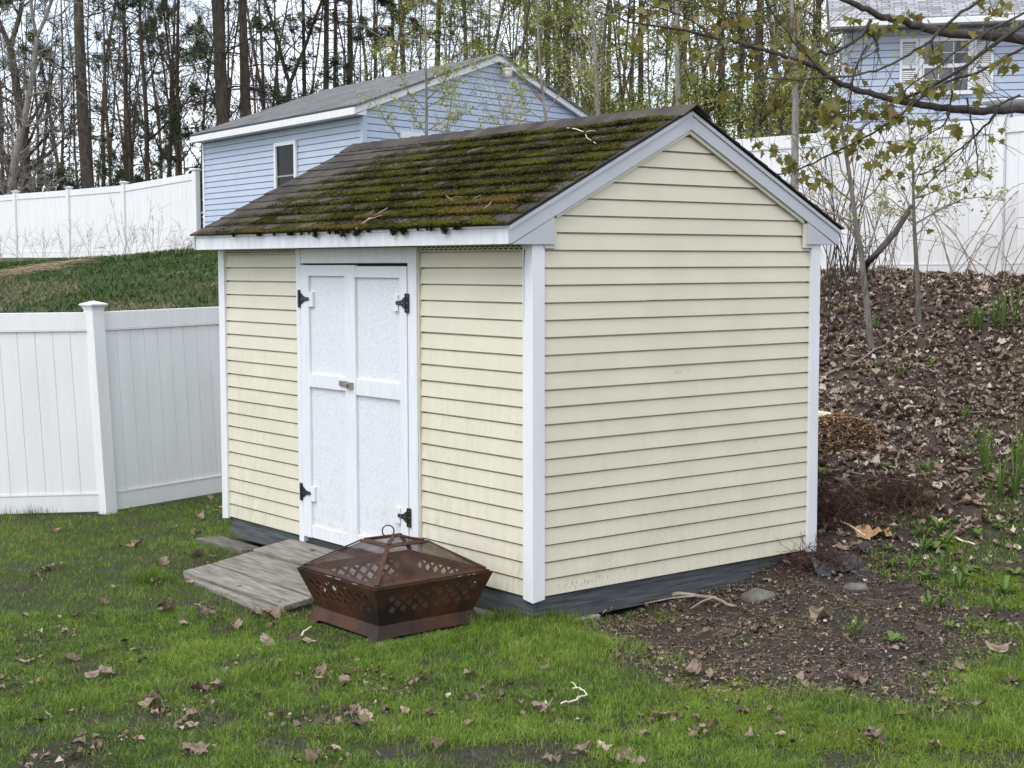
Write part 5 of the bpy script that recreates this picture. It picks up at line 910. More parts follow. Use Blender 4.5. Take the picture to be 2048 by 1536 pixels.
# upper crown of the maple, above the picture
cl_, cp_ = [], []
for k in range(14):
    p, r, d = along(mtr, rng.uniform(.6, 1)); a = rng.uniform(-1.2, 1.6); e = grow(rng, p, np.array([math.cos(a)*.9, math.sin(a)*.6, .9]), rng.uniform(1.2, 2.4), .03, 6, .12, .05, .2); cl_.append(e)
    for q in range(6): p2, r2, d2 = along(e, rng.uniform(.3, 1)); f_ = grow(rng, p2, side_dir(rng, d2, .8), rng.uniform(.3, .8), .006, 3, .2, 0, .5); cl_.append(f_); cp_ += [f_[0][-1]+rng.normal(0, .08, 3) for w in range(6)]
obj('upper_limbs', tubes_mesh('upper_limbs', cl_), M['bark_dark'], mp_); cp_ = np.array(cp_); obj('upper_leaves', scatter_mesh('upper_leaves', ML, MLF, cp_, rotm(rng, len(cp_), 1.), rng.uniform(.05, .09, len(cp_)), rng.random(len(cp_))), M['maple_leaf'], mp_)

# ------------------------------------------------------------------ ground cover
rg = np.random.default_rng(101)
FPR = np.array([math.cos(-math.radians(40)), math.sin(-math.radians(40))])
def blocked(x, y):
    sx, sy = w2s(x, y); k = (sx > -3.80) & (sx < -.02) & (sy > .03) & (sy < 2.5)
    k |= (sx > -2.72) & (sx < -1.36) & (sy > -.90) & (sy < .03); k |= (sx > -4.02) & (sx < -3.2) & (sy > -.17) & (sy < .03)
    dx, dy = x-FPC[0], y-FPC[1]; u = dx*FPR[0]-dy*FPR[1]; w = dx*FPR[1]+dy*FPR[0]; k |= (np.abs(u) < .385) & (np.abs(w) < .385); return k
def behind_fence(x, y): return (y > 13.47+.12*(x+3.65)) & (x < -3.65) | ((x > -3.7) & (x < 0) & (y > 13.45+1.28*(x+3.65)))
def blades(n, x, y, hgt, wid, lean, tint):
    """curved three-triangle blades"""
    z = ground_z(x, y)-.006; a = rg.uniform(0, 2*math.pi, n); c, s = np.cos(a), np.sin(a); b = rg.uniform(0, 2*math.pi, n); l = lean*np.abs(rg.normal(.5, .4, n)); bx, by = np.cos(b)*l, np.sin(b)*l; o = np.stack([x, y, z], -1); zz = np.zeros(n)
    w = np.stack([c*wid, s*wid, zz], -1)*.5; m = np.stack([bx*.35*hgt, by*.35*hgt, .58*hgt], -1); t = np.stack([bx*hgt, by*hgt, hgt*np.clip(1-.30*l, .25, 1)], -1)
    v = np.stack([o-w, o+w, o+m+w*.75, o+m-w*.75, o+t], 1).reshape(-1, 3); i = np.arange(n)[:, None]*5
    f = np.concatenate([i+np.array([[0, 1, 2]]), i+np.array([[0, 2, 3]]), i+np.array([[3, 2, 4]])], 0); tn = np.repeat(tint, 5).reshape(-1, 5); tn = tn+np.array([-.16, -.16, 0, 0, .06])*np.where(tn[:, :1] < .9, 1, 0); return v, f, np.clip(tn, 0, 1).ravel()
def view_pts(n, y0, y1, m=.8):
    y = np.sqrt(rg.uniform(y0**2, y1**2, n)); x = rg.uniform(-1, 1, n)*(.339*y+m); return x, y
xs, ys = [], []
for n, y0, y1 in ((420000, 5.4, 9.2), (240000, 9.2, 14.6)):
    x, y = view_pts(n, y0, y1); xs.append(x); ys.append(y)
x, y = np.concatenate(xs), np.concatenate(ys); clump = fbm(x, y, 14, 61)
k = (rg.random(len(x)) < turf_density(x, y, .13)*np.clip(.38+1.4*(clump-.2), .2, 1)) & ~blocked(x, y) & ~behind_fence(x, y) & (y < 15); x, y, clump = x[k], y[k], clump[k]; n = len(x)
lush = fbm(x, y, 1.3, 71); sx, sy = w2s(x, y); edge = np.exp(-((np.minimum(np.abs(sy+.03), np.abs(sx-.03))/.10)**2))*((sx > -.9) & (sy < .45))
dxf = np.exp(-(((x-FPC[0])**2+(y-FPC[1])**2)-.30)**2/.03)
hg = rg.uniform(.4, 1.3, n)*(.015+.026*lush+.026*clump)*(1+.9*edge)*np.where((x-FPC[0])**2+(y-FPC[1])**2 < .42, .55, 1); tn = np.clip(.34+.85*(lush-.42)+.65*(clump-.5)+rg.normal(0, .15, n), .0, .86); dry = rg.random(n) < .075*np.clip(1.9-2.2*lush, .2, 2); tn = np.where(dry, rg.uniform(.93, 1, n), tn)
v, f, tv2 = blades(n, x, y, hg, rg.uniform(.0022, .0042, n), 1.25, tn)
tag(obj('lawn_grass', mesh_np('lawn_grass', v, f, False, tv2), M['grass']), 'short green lawn grass with thin and muddy patches', 'grass', kind='stuff')
n = 70000; x = rg.uniform(1.6, 5., n); y = rg.uniform(8.3, 12.6, n); gp_ = [hit(*p)[:2] for p in [(1730, 1130), (1800, 1060), (1880, 960), (2060, 920), (2060, 1330), (1960, 1290), (1880, 1200)]]
k = inpoly(x+.3*(fbm(x, y, 2, 5)-.5), y, gp_) & (fbm(x, y, 3.2, 8) > .40) & (rg.random(n) < .75); x, y = x[k], y[k]; n = len(x); v, f, tv2 = blades(n, x, y, rg.uniform(.02, .055, n), rg.uniform(.0035, .0085, n), 1.2, np.clip(rg.normal(.45, .2, n), 0, .9)); tag(obj('bank_grass', mesh_np('bank_grass', v, f, False, tv2), M['grass']), 'thin patchy green growth low on the bank at the right', 'grass', kind='stuff')
# taller tufts along the foot of the near fence and the shed
x, y = [], []
for px, py, m_, r_ in [(372, 985, 260, .10), (140, 1022, 160, .22), (60, 1030, 160, .25), (290, 1000, 90, .18), (1100, 1250, 230, .10), (1010, 1245, 160, .12), (1060, 1252, 260, .14), (300, 1165, 200, .12), (560, 1105, 120, .06), (960, 1262, 120, .08)]:
    c = hit(px, py); x.append(rg.normal(c[0], r_*.6, m_)); y.append(rg.normal(c[1], r_*.3, m_))
x, y = np.concatenate(x), np.concatenate(y); k = ~blocked(x, y) & ~behind_fence(x, y); x, y = x[k], y[k]; n = len(x)
v, f, tv2 = blades(n, x, y, rg.uniform(.05, .14, n), rg.uniform(.003, .005, n), .6, np.clip(rg.normal(.3, .15, n), 0, .8)); tag(obj('grass_tufts', mesh_np('grass_tufts', v, f, False, tv2), M['grass']), 'taller grass tufts along the fence foot and shed corner', 'grass', kind='stuff')
# grass on the slope behind the near fence
n = 68000; x = rg.uniform(-20, -1.5, n); y = rg.uniform(22, 38, n); k = rg.random(n) < np.clip(.3+1.2*fbm(x, y, .8, 5), 0, 1); x, y = x[k], y[k]; n = len(x); q = fbm(x+y*.6, y*.5, .45, 8); r2 = fbm(x, y, 2.2, 14)
A_, B_ = np.array(at(0, 540, 33))[:2], np.array(at(330, 520, 34))[:2]
brown = (q > .63) | ((r2 > .74)); tn = np.where(brown & (rg.random(n) < .75), rg.uniform(.86, 1, n), np.clip(.40+.9*(r2-.5)+rg.normal(0, .15, n), 0, .8))
v, f, tv2 = blades(n, x, y, rg.uniform(.05, .12, n), rg.uniform(.016, .034, n), 1.6, tn); tag(obj('hill_grass', mesh_np('hill_grass', v, f, False, tv2), M['hill_grass']), 'rough green and straw coloured grass on the slope behind the near fence', 'grass', kind='stuff')
n = 150000; x, y = view_pts(n, 5.4, 13.5); td = turf_density(x, y); k = (rg.random(n) < np.where(td < .7, .55, .10)) & ~inpoly(x, y, DIRT) & ~blocked(x, y) & ~behind_fence(x, y); x, y = x[k], y[k]; n = len(x)
v, f, tv2 = blades(n, x, y, rg.uniform(.008, .035, n), rg.uniform(.002, .0055, n), 2.2, rg.random(n)**1.3*.9); tag(obj('lawn_thatch', mesh_np('lawn_thatch', v, f, False, tv2), tinted('thatch', [(0, (.035, .026, .018)), (.5, (.11, .085, .05)), (1, (.30, .25, .16))], .85, .15, .15)), 'dead grass and thatch showing in the thin patches of the lawn', 'thatch', kind='stuff')
# bright moss mats at the edge of the bare patch
pp = []
for px, py, r_, m_ in [(1440, 1385, .16, 2600), (1360, 1425, .12, 1500), (1560, 1425, .14, 1500), (1640, 1470, .22, 2200), (1480, 1440, .2, 1500), (1850, 1480, .2, 1800), (1990, 1470, .16, 1200), (1900, 1090, .14, 700), (1980, 1160, .2, 1200), (2020, 1200, .2, 1000), (1330, 1240, .05, 120)]:
    c = hit(px, py); e = rg.normal(0, 1, (m_*2, 2))*np.array([r_*.62, r_*.55])+c[:2]; pp.append(e)
pp = np.concatenate(pp); k = fbm(pp[:, 0], pp[:, 1], 12, 3) > .40; pp = pp[k]; z = ground_z(pp[:, 0], pp[:, 1])+.004; n = len(pp)
tag(obj('moss_mats', scatter_mesh('moss_mats', tv_, np.array(tf_), np.stack([pp[:, 0], pp[:, 1], z], -1), rotm(rg, n, .6), rg.uniform(.003, .008, n), rg.random(n)), M['moss_mat']), 'bright yellow green moss mats at the edge of the bare ground', 'moss', kind='stuff')

# dead leaves: a lobed leaf, curled
DLT = ML.copy(); DLT[:, :2] = (DLT[:, :2]-np.array([.42, 0]))*np.array([.92, .86]); _rr = np.linalg.norm(DLT[:12, :2], axis=1); DLT[:12, :2] *= (.22+.78*_rr.mean()/_rr)[:, None]
def curled(seed, fold=.5, curl=.5):
    r = np.random.default_rng(seed); v = DLT.copy(); v[:, :2] *= r.uniform(.85, 1.12, (len(v), 2)); v[:, 2] = fold*np.abs(v[:, 1])**1.3*r.uniform(.6, 1.4)+curl*(v[:, 0]**2)*r.uniform(.3, 1.3)+r.normal(0, .09, len(v)); return v
DL = [curled(i, f, c) for i, (f, c) in enumerate([(.9, .5), (1.5, .7), (.5, 1.4), (1.9, .3), (-.9, -.6), (1.2, -.9)])]
def litter(name, x, y, size, label, lift=.006, tilt=.34, tmu=.45):
    n = len(x); z = ground_z(x, y)+lift+rg.random(n)*.015; idx = rg.integers(0, len(DL), n); vs, fs, ts, o = [], [], [], 0
    for i in range(len(DL)):
        k = idx == i; m_ = k.sum(); R = rotm(rg, m_, tilt); v = np.einsum('nij,nmj->nmi', R, DL[i][None]*size[k][:, None, None])+np.stack([x[k], y[k], z[k]], -1)[:, None]
        fs.append((MLF[None]+(np.arange(m_)*13)[:, None, None]).reshape(-1, 3)+o); vs.append(v.reshape(-1, 3)); ts.append(np.repeat(np.clip(rg.normal(tmu, .26, m_), 0, 1), 13)); o += m_*13
    return tag(obj(name, mesh_np(name, np.concatenate(vs), np.concatenate(fs), False, np.concatenate(ts)), M['dead_leaf']), label, 'leaves', kind='stuff')
n = 42000; x = rg.uniform(.4, 8.2, n); y = rg.uniform(9.7, 19.5, n); sx, sy = w2s(x, y); zone = np.clip((y-9.6)/2.2, 0, 1)*np.clip(1.25*fbm(x, y, .9, 17)+.25, .2, 1); grn = np.clip((x-3.2-(y-10)*.16)*1.0, 0, 1)*np.clip((13.2-y)/1.5, 0, 1)
k = (rg.random(n) < zone*(1-.55*grn)) & ~((sx < .04) & (sx > -3.9) & (sy < 2.55)) & (x > .25*(y-10)) & (y < 22.5-x*1.0+.0); litter('leaf_litter', x[k], y[k], np.clip(rg.lognormal(-3.0, .42, k.sum()), .016, .11), 'thick brown leaf litter covering the bank below the fence', tmu=.55)
n = 30000; x = rg.uniform(.2, 4.2, n); y = rg.uniform(6.6, 11.2, n); sx, sy = w2s(x, y); k = inpoly(x, y, DIRT) & ((sx > -.02)) & (rg.random(n) < .35+.6*fbm(x, y, 2, 3)); litter('leaf_crumbs', x[k], y[k], np.clip(rg.lognormal(-4.4, .6, k.sum()), .005, .045), 'small broken dead leaves over the bare soil beside the shed', .003, .4, .38)
# pine straw and twigs over the bare soil
ls = []
DX = rg.uniform(.2, 4.4, 14000); DY = rg.uniform(6.8, 13.2, 14000); DK = inpoly(DX, DY, DIRT) & (w2s(DX, DY)[0] > 0) & (rg.random(14000) < .55+.5*fbm(DX, DY, 2, 9)); DX, DY = DX[DK], DY[DK]; DZ = ground_z(DX, DY)
for q in range(len(DX)):
    x, y = DX[q], DY[q]; z = DZ[q]; a = rg.uniform(0, 2*math.pi); l = rg.uniform(.03, .11)*(2.6 if rg.random() < .06 else 1); ls.append((np.array([[x, y, z+.004], [x+math.cos(a)*l*.5, y+math.sin(a)*l*.5, z+.008], [x+math.cos(a+.05)*l, y+math.sin(a+.05)*l, z+.006+rg.normal(0, .006)]]), np.array([.0013, .0013, .0009])*rg.uniform(.6, 1.5)))
_me = tubes_mesh('fine_debris', ls, lambda r: 3); _a = _me.attributes.new('tint', 'FLOAT', 'POINT'); _a.data.foreach_set('value', np.repeat(rg.random(len(ls))**1.6, 9).astype(np.float32)[:len(_me.vertices)])
tag(obj('fine_debris', _me, tinted('straw_debris', [(0, (.045, .032, .024)), (.5, (.12, .085, .06)), (1, (.34, .27, .19))], .85, .15)), 'fine dry twigs and straw strewn over the bare soil', 'debris', kind='stuff')
# single dead leaves on the lawn
leafm = []
for i in range(8):
    r = np.random.default_rng(50+i); pts = [(0, 0)]; n1 = 10
    for q, (rad, m_) in enumerate(((.20, 10), (.37, 20), (.5, 20))):
        for j in range(m_):
            a = 2*math.pi*j/m_; lob = 1 if q == 0 else (.74+.26*abs(math.cos(2.5*a))**.7 if q == 2 else .9); pts.append((rad*lob*math.cos(a)*r.uniform(.88, 1.1), rad*lob*math.sin(a)*r.uniform(.88, 1.1)*.85))
    P = np.array(pts); f1, f2 = r.uniform(0, 3.1, 2); d1 = P[:, 0]*math.cos(f1)+P[:, 1]*math.sin(f1); d2 = P[:, 0]*math.cos(f2)+P[:, 1]*math.sin(f2)
    z = r.uniform(.25, 1.1)*np.abs(d1)**1.2+r.uniform(-.4, .7)*d2**2+.06*np.sin(d1*17+f2)*np.sin(d2*15)+r.normal(0, .022, len(P)); v = np.stack([P[:, 0]*(1-.25*np.abs(d1)), P[:, 1], z], -1)
    F = [(0, 1+j, 1+(j+1) % 10) for j in range(10)]
    for j in range(10): a0, a1 = 1+j, 1+(j+1) % 10; b0, b1, b2 = 11+2*j, 12+2*j, 11+(2*j+2) % 20; F += [(a0, b0, b1), (a0, b1, a1), (a1, b1, b2)]
    for j in range(20): a0, a1 = 11+j, 11+(j+1) % 20; F += [(a0, a0+20, a1+20), (a0, a1+20, a1)]
    me = mesh_np('dead_leaf', v, np.array(F), False, np.clip([.62, .45, .8, .3, .15, .55, .4, .7][i]+r.normal(0, .13, len(v))-.25*(z < .05), 0, 1)); leafm.append(me)
LP = [(140, 1325, 48), (215, 1357, 55), (185, 1360, 40), (300, 1416, 45), (270, 1310, 30), (205, 1210, 30), (150, 1240, 32), (50, 1240, 22), (55, 1330, 34), (115, 1262, 26), (190, 1240, 20), (380, 1170, 22), (320, 1130, 40), (395, 1115, 36), (430, 1120, 30), (310, 1168, 26), (275, 1095, 26), (110, 1065, 24), (100, 1140, 22), (70, 1160, 26), (60, 1190, 24), (330, 1215, 45), (335, 1230, 36), (400, 1230, 34), (430, 1232, 36), (370, 1255, 44), (395, 1220, 24), (470, 1262, 44), (540, 1240, 60), (512, 1238, 40), (535, 1290, 44), (620, 1290, 36), (590, 1285, 22), (645, 1350, 32), (715, 1350, 26), (690, 1370, 44), (645, 1365, 30), (440, 1385, 48), (400, 1390, 40), (300, 1410, 40), (330, 1425, 40), (385, 1440, 40), (385, 1460, 30), (80, 1450, 44), (160, 1500, 46), (155, 1520, 50), (90, 1525, 34), (400, 1510, 44), (375, 1510, 30), (630, 1525, 50), (665, 1510, 44), (690, 1430, 34), (730, 1440, 36), (565, 1440, 26), (640, 1450, 30), (880, 1500, 46), (950, 1405, 46), (1035, 1418, 30), (1075, 1430, 40), (1090, 1345, 28), (1215, 1475, 36), (1290, 1480, 32), (1320, 1445, 34), (1390, 1445, 34), (1390, 1480, 36), (1170, 1505, 44), (1250, 1525, 36), (1385, 1355, 44), (1430, 1360, 52), (1485, 1430, 50), (1620, 1370, 56), (1690, 1395, 50), (1700, 1370, 40), (1995, 1308, 70), (1920, 1350, 40), (1850, 1270, 50), (1840, 1300, 40), (1700, 1360, 40), (1450, 1275, 40), (1520, 1265, 46), (1640, 1240, 50), (940, 1360, 36), (830, 1370, 30), (480, 1185, 22), (1020, 1380, 24), (560, 1335, 26), (250, 1290, 24), (30, 1380, 26), (35, 1290, 28), (230, 1180, 26), (440, 1020, 20), (400, 1040, 24), (395, 1075, 26), (350, 1060, 22), (420, 1000, 22), (810, 1430, 28), (770, 1390, 24), (870, 1440, 26), (1100, 1395, 24), (940, 1460, 30), (1560, 1480, 34), (1750, 1480, 36), (1870, 1500, 40), (1960, 1420, 40), (1800, 1440, 44), (2020, 1370, 40), (520, 1400, 30), (250, 1480, 30), (470, 1330, 24), (740, 1315, 24)]
rl = random.Random(8)
for i, (px, py, sz) in enumerate(LP):
    sz *= rl.uniform(.7, 1.1)
    p = hit(px, py, .022); o = obj('dead_leaf', leafm[rl.randrange(8)], M['dead_leaf']); o.location = p; o.rotation_euler = (rl.gauss(0, .35), rl.gauss(0, .35), rl.uniform(0, 6.28)); k = sz*1.12*p[1]/FPX*rl.uniform(.9, 1.1); o.scale = (k*rl.uniform(.8, 1.15), k*rl.uniform(.7, 1.0), k*rl.uniform(.5, 1.0))
    zone_ = 'on the bare soil beside the gable wall' if inpoly(np.array(p[0]), np.array(p[1]), DIRT) else 'in the grass near the foot of the near fence' if py < 1120 and px < 480 else 'in the grass around the low end of the ramp' if 290 < px < 620 and py < 1300 else 'at the very bottom edge of the picture' if py > 1495 else 'on the left part of the lawn' if px < 480 else 'on the lawn in front of the fire pit' if px < 900 else 'on the lawn in front of the shed corner' if px < 1300 else 'on the lawn before the bare soil at the right'
    tag(o, 'curled brown dead leaf lying '+zone_, 'dead leaf', 'fallen leaves '+zone_)
lf = obj('dead_leaf', leafm[1], M['dead_leaf']); lf.location = s2w(-2.16, -.2, -.02); lf.scale = (.05, .05, .05); tag(lf, 'single dead leaf lying on the ramp by the shed door', 'dead leaf')

cx_, cy_ = [], []
for px, py, sz in LP:
    if rl.random() < .6: c = hit(px+rl.gauss(0, 12), py+rl.gauss(0, 6)); m_ = rl.randrange(4, 16); cx_.append(rg.normal(c[0], .07, m_)); cy_.append(rg.normal(c[1], .09, m_))
cx_, cy_ = np.concatenate(cx_), np.concatenate(cy_); k = ~blocked(cx_, cy_); cx_, cy_ = cx_[k], cy_[k]; litter('leaf_bits', cx_, cy_, np.clip(rg.lognormal(-3.75, .45, len(cx_)), .01, .055), 'crumbled bits of dead leaves caught in the lawn grass', .012, .5, .4)
# weeds on the bank
def weed_mesh(seed, n, ln, wd, up):
    r = np.random.default_rng(seed); b = MB()
    for k in range(n):
        a = 2*math.pi*k/n+r.uniform(-.3, .3); l = ln*r.uniform(.6, 1.2); w = wd*r.uniform(.7, 1.2); u = up*r.uniform(.6, 1.2); c, s = math.cos(a), math.sin(a); P = []
        for t, ww in ((0, .15), (.35, .8), (.7, 1.), (1, .05)):
            h = u*math.sin(t*1.9)*l; d = l*t*(.85 if up < 1.2 else .45); P += [(c*d-s*w*ww/2, s*d+c*w*ww/2, h), (c*d+s*w*ww/2, s*d-c*w*ww/2, h)]
        b.add(P, [(0, 1, 3, 2), (2, 3, 5, 4), (4, 5, 7, 6)])
    me = bpy.data.meshes.new('leaves'); me.from_pydata(b.v, [], b.f); at_ = me.attributes.new('tint', 'FLOAT', 'POINT'); at_.data.foreach_set('value', np.repeat(r.random(n), 8).astype(np.float32)); me.update(); me.materials.append(M['weed']); return me
WM = [weed_mesh(1, 9, .13, .035, .7), weed_mesh(2, 7, .10, .045, .5), weed_mesh(3, 12, .16, .022, 1.0)]; LM = [weed_mesh(5, 22, .30, .016, 1.5), weed_mesh(6, 26, .34, .016, 1.6)]
for i, (px, py, s_) in enumerate([(1735, 985, .9), (1770, 935, .9), (1855, 950, 1.0), (1850, 975, .7), (1905, 945, 1.), (1935, 925, .8), (1880, 1065, 1.2), (1900, 1045, 1.), (1850, 1080, 1.), (1830, 1075, .8), (1870, 1100, 1.3), (1845, 1110, .9), (1890, 1090, 1.), (1855, 1160, 1.3), (1890, 1155, 1.2), (1930, 1160, 1.), (1945, 1145, 1.), (1920, 1180, 1.), (1780, 1105, .8), (1765, 1115, .7), (1785, 1140, .8), (1955, 1075, .9), (1980, 1040, .8), (1860, 1225, .9), (1880, 1215, 1.), (1785, 1285, 1.1), (1710, 1275, .8), (2010, 1190, 1.2), (2030, 1150, 1.1), (1990, 1230, 1.), (1755, 740, 1.), (1720, 750, .9), (1800, 755, .9), (1860, 735, .9), (1800, 665, 1.), (1750, 660, 1.), (1930, 650, 1.), (1975, 715, .9), (1930, 840, .9), (1945, 880, .9), (1970, 880, .9), (1640, 960, .8), (1660, 950, .7), (1995, 1060, .8), (1820, 1145, .8), (1900, 1260, .7), (1955, 1260, .8)]):
    o = obj('weed_plant', WM[i % 3], None); o.location = hit(px, py); o.scale = (s_*.78,)*3; o.rotation_euler = (0, 0, rl.uniform(0, 6.3)); zone_ = 'high on the leafy bank' if py < 900 else 'by the shed corner and root clump' if px < 1790 and py < 1150 else 'on the bare soil beside the gable wall' if py > 1205 and px < 1920 else 'low on the bank right of the root clump'
    tag(o, 'small green broad leaved weed growing '+zone_, 'weed', 'weeds '+zone_)
for i, (px, py, s_) in enumerate([(1990, 660, 1.), (1960, 665, .8), (2030, 655, 1.1), (2005, 668, 1.), (1945, 660, .6), (1975, 955, .8), (2000, 1000, .9), (2040, 960, 1.1), (2030, 1000, 1.), (1965, 940, .9)]):
    o = obj('lily_clump', LM[i % 2], None); o.location = hit(px, py); o.scale = (s_*.8, s_*.8, s_*.66); o.rotation_euler = (0, 0, rl.uniform(0, 6.3)); up_ = py < 800
    tag(o, 'clump of upright green lily blades high on the bank below the fence' if up_ else 'clump of upright green lily blades low on the bank at the right edge', 'plant', 'lily clumps on the upper bank' if up_ else 'lily clumps at the right edge')

# stones, sticks and rubbish behind the shed
def rock(name, px, py, r, sc, label, mat=None, cat='stone', seed=1):
    rr = np.random.default_rng(seed); p = hit(px, py); n1, n2 = 10, 14; v = []
    for i in range(n1+1):
        for j in range(n2):
            t, a = math.pi*i/n1, 2*math.pi*j/n2; d = np.array([math.sin(t)*math.cos(a), math.sin(t)*math.sin(a), math.cos(t)]); k = 1+.13*math.sin(3*a+seed)*math.sin(t)+.10*math.sin(2.3*d[0]*3+seed*2)+.08*math.sin(5*d[1]+seed); v.append(d*r*k*np.array(sc))
    b = MB().add(v, [(i*n2+j, i*n2+(j+1) % n2, (i+1)*n2+(j+1) % n2, (i+1)*n2+j) for i in range(n1) for j in range(n2)]); me = bpy.data.meshes.new(name); me.from_pydata(b.v, [], b.f); me.update(); o = obj(name, me, mat or M['stone'], None, 0, True); o.location = p+np.array([0, 0, r*sc[2]*.05]); return tag(o, label, cat)
rock('stone', 1515, 1200, .10, (1, .8, .62), 'grey stone beside the base of the gable wall'); rock('flat_stone', 1738, 985, .11, (1.1, .8, .3), 'flat grey stone half buried left of the root clump', seed=3); rock('pale_stone', 1712, 1178, .07, (1.2, .8, .5), 'small pale stone in the bare soil behind the shed', M['stone'], seed=5)
def stick(pts, w, label, mat=None, lift=.02, name='stick', forks=()):
    P = [hit(px, py, lift) for px, py in pts]; o = P[0].copy(); R = [x*o[1]/FPX/2 for x in np.linspace(w[0], w[1], len(P))]; t = np.linspace(0, 1, len(P)*3); k = np.linspace(0, 1, len(P)); P = np.array(P)-o; Q = np.stack([np.interp(t, k, P[:, j]) for j in range(3)], -1); Q[1:-1] += rg.normal(0, .006, (len(Q)-2, 3)); ln_s = [(Q, np.interp(t, k, R))]
    for a, fx, fy in forks:
        p = Q[int(a*(len(Q)-1))]; e = hit(fx, fy, lift+.02)-o; ln_s.append((np.array([p, (p+e)/2+np.array([0, 0, .01]), e]), np.array([R[-1], R[-1]*.8, R[-1]*.5])))
    ob_ = obj(name, tubes_mesh(name, ln_s, lambda r: 6), mat or M['twig_dry']); ob_.location = o; return tag(ob_, label, 'stick')
stick([(1637, 760), (1700, 735), (1780, 690), (1840, 655)], (5, 3), 'long thin stick lying on the bank from the shed corner up to the upright sapling'); stick([(1640, 735), (1690, 690), (1745, 640)], (7, 3), 'dark slanting stick on the bank by the crooked sapling', M['bark_dark']); stick([(1635, 942), (1720, 955), (1790, 968), (1900, 965)], (3.5, 2), 'thin grey stick lying across the bank below the wood chips'); stick([(1690, 905), (1740, 925), (1800, 965)], (4, 3), 'short slanting stick below the wood chip mound'); stick([(1830, 955), (1950, 942), (2000, 930), (2047, 912)], (4, 5), 'long stick lying across the bank at the right edge'); stick([(1670, 1040), (1700, 1060), (1740, 1085)], (5, 4), 'pale stick slanting beside the brown paper', M['twig_pale'])
stick([(1912, 1083), (1950, 1095)], (5, 4), 'short white stick among the weeds on the bank', M['twig_pale']); stick([(1345, 1200), (1400, 1203), (1440, 1212), (1475, 1222)], (10, 5), 'pale thick root lying along the base of the gable wall', M['twig_dry'], .03, 'root', ((.3, 1290, 1225), (.6, 1380, 1235))); stick([(1205, 1240), (1225, 1225), (1255, 1218)], (4, 3), 'small forked twig by the concrete block under the gable', M['twig_dry'], .04, 'twig', ((.5, 1222, 1240),))
stick([(1122, 1437), (1140, 1430), (1160, 1425), (1170, 1415), (1160, 1404), (1145, 1405)], (4, 2.5), 'peeled white curved twig lying on the lawn', M['twig_pale'], .06, 'twig', ((.5, 1152, 1436), (.9, 1141, 1398))); stick([(1080, 1448), (1105, 1420)], (4, 3), 'short brown twig next to the peeled white twig', M['twig_dry'], .05, 'twig'); stick([(560, 1222), (585, 1208)], (9, 7), 'short pale broken stick leaning by the ramp end', M['twig_pale'], .05, 'stick'); stick([(600, 1290), (623, 1272)], (5, 3), 'small pale splinter in the grass left of the fire pit', M['twig_pale'], .05, 'splinter')
stick([(1890, 830), (1980, 830), (2040, 815)], (3, 2), 'thin twig lying on the leaf bank near the right edge'); stick([(1660, 610), (1690, 560), (1700, 505)], (6, 4), 'grey stick standing up out of the bank behind the shed', M['twig_dry'], .02)
def tangle(px, py, r, n, label, name, mat, hz=.5, ln=.22):
    c = hit(px, py); b = []
    for k in range(n):
        p = rg.normal(0, 1, 3)*np.array([r*.55, r*.5, r*hz*.5]); p[2] = abs(p[2]); d = unit(rg.normal(0, 1, 3)*np.array([1, 1, .6])); b.append(grow(rg, p, d, rg.uniform(.4, 1.2)*ln, .0022, 4, .35, -.12, .5))
    me = tubes_mesh(name, b, lambda r_: 3); a_ = me.attributes.new('tint', 'FLOAT', 'POINT'); a_.data.foreach_set('value', np.repeat(rg.random(n), 15).astype(np.float32)[:len(me.vertices)]); o = obj(name, me, mat); o.location = c-np.array([0, 0, .01]); return tag(o, label, 'brush')
tangle(1800, 1010, .24, 900, 'rusty brown clump of matted roots on the bank', 'root_clump', M['roots'], .75); tangle(1655, 1035, .30, 1200, 'dark heap of matted roots against the rear corner of the shed', 'root_heap', M['roots'], .8); tangle(1640, 1130, .25, 500, 'dark fine root debris at the foot of the rear corner post', 'root_debris', M['roots'], .35)
# wood chip mound with a cut log behind it
c = hit(1690, 875); n = 2600; a = rg.uniform(0, 2*math.pi, n); r_ = np.sqrt(rg.random(n)); x = c[0]+np.cos(a)*r_*.36-.05; y = c[1]+np.sin(a)*r_*.34; z = ground_z(x, y)+.16*(1-r_**2)+.01; tag(obj('wood_chip_mound', scatter_mesh('wood_chip_mound', np.array([(-.5, -.12, 0), (.5, -.1, .05), (.45, .12, 0), (-.5, .1, .04)]), QUADF, np.stack([x, y, z], -1), rotm(rg, n, .6), rg.uniform(.02, .06, n), rg.random(n)), M['chips']), 'mound of orange brown wood chips behind the shed', 'wood chips', kind='stuff')
p0, p1 = hit(1600, 846, .07), hit(1672, 852, .06); lg = thing('cut_log', p0, 'pale cut log half hidden behind the shed corner by the wood chips', 'log'); obj('bark', tubes_mesh('bark', [(np.array([np.zeros(3), (p1-p0)*.5, p1-p0]), np.array([.05, .05, .045]))], lambda r: 12), M['twig_pale'], lg)
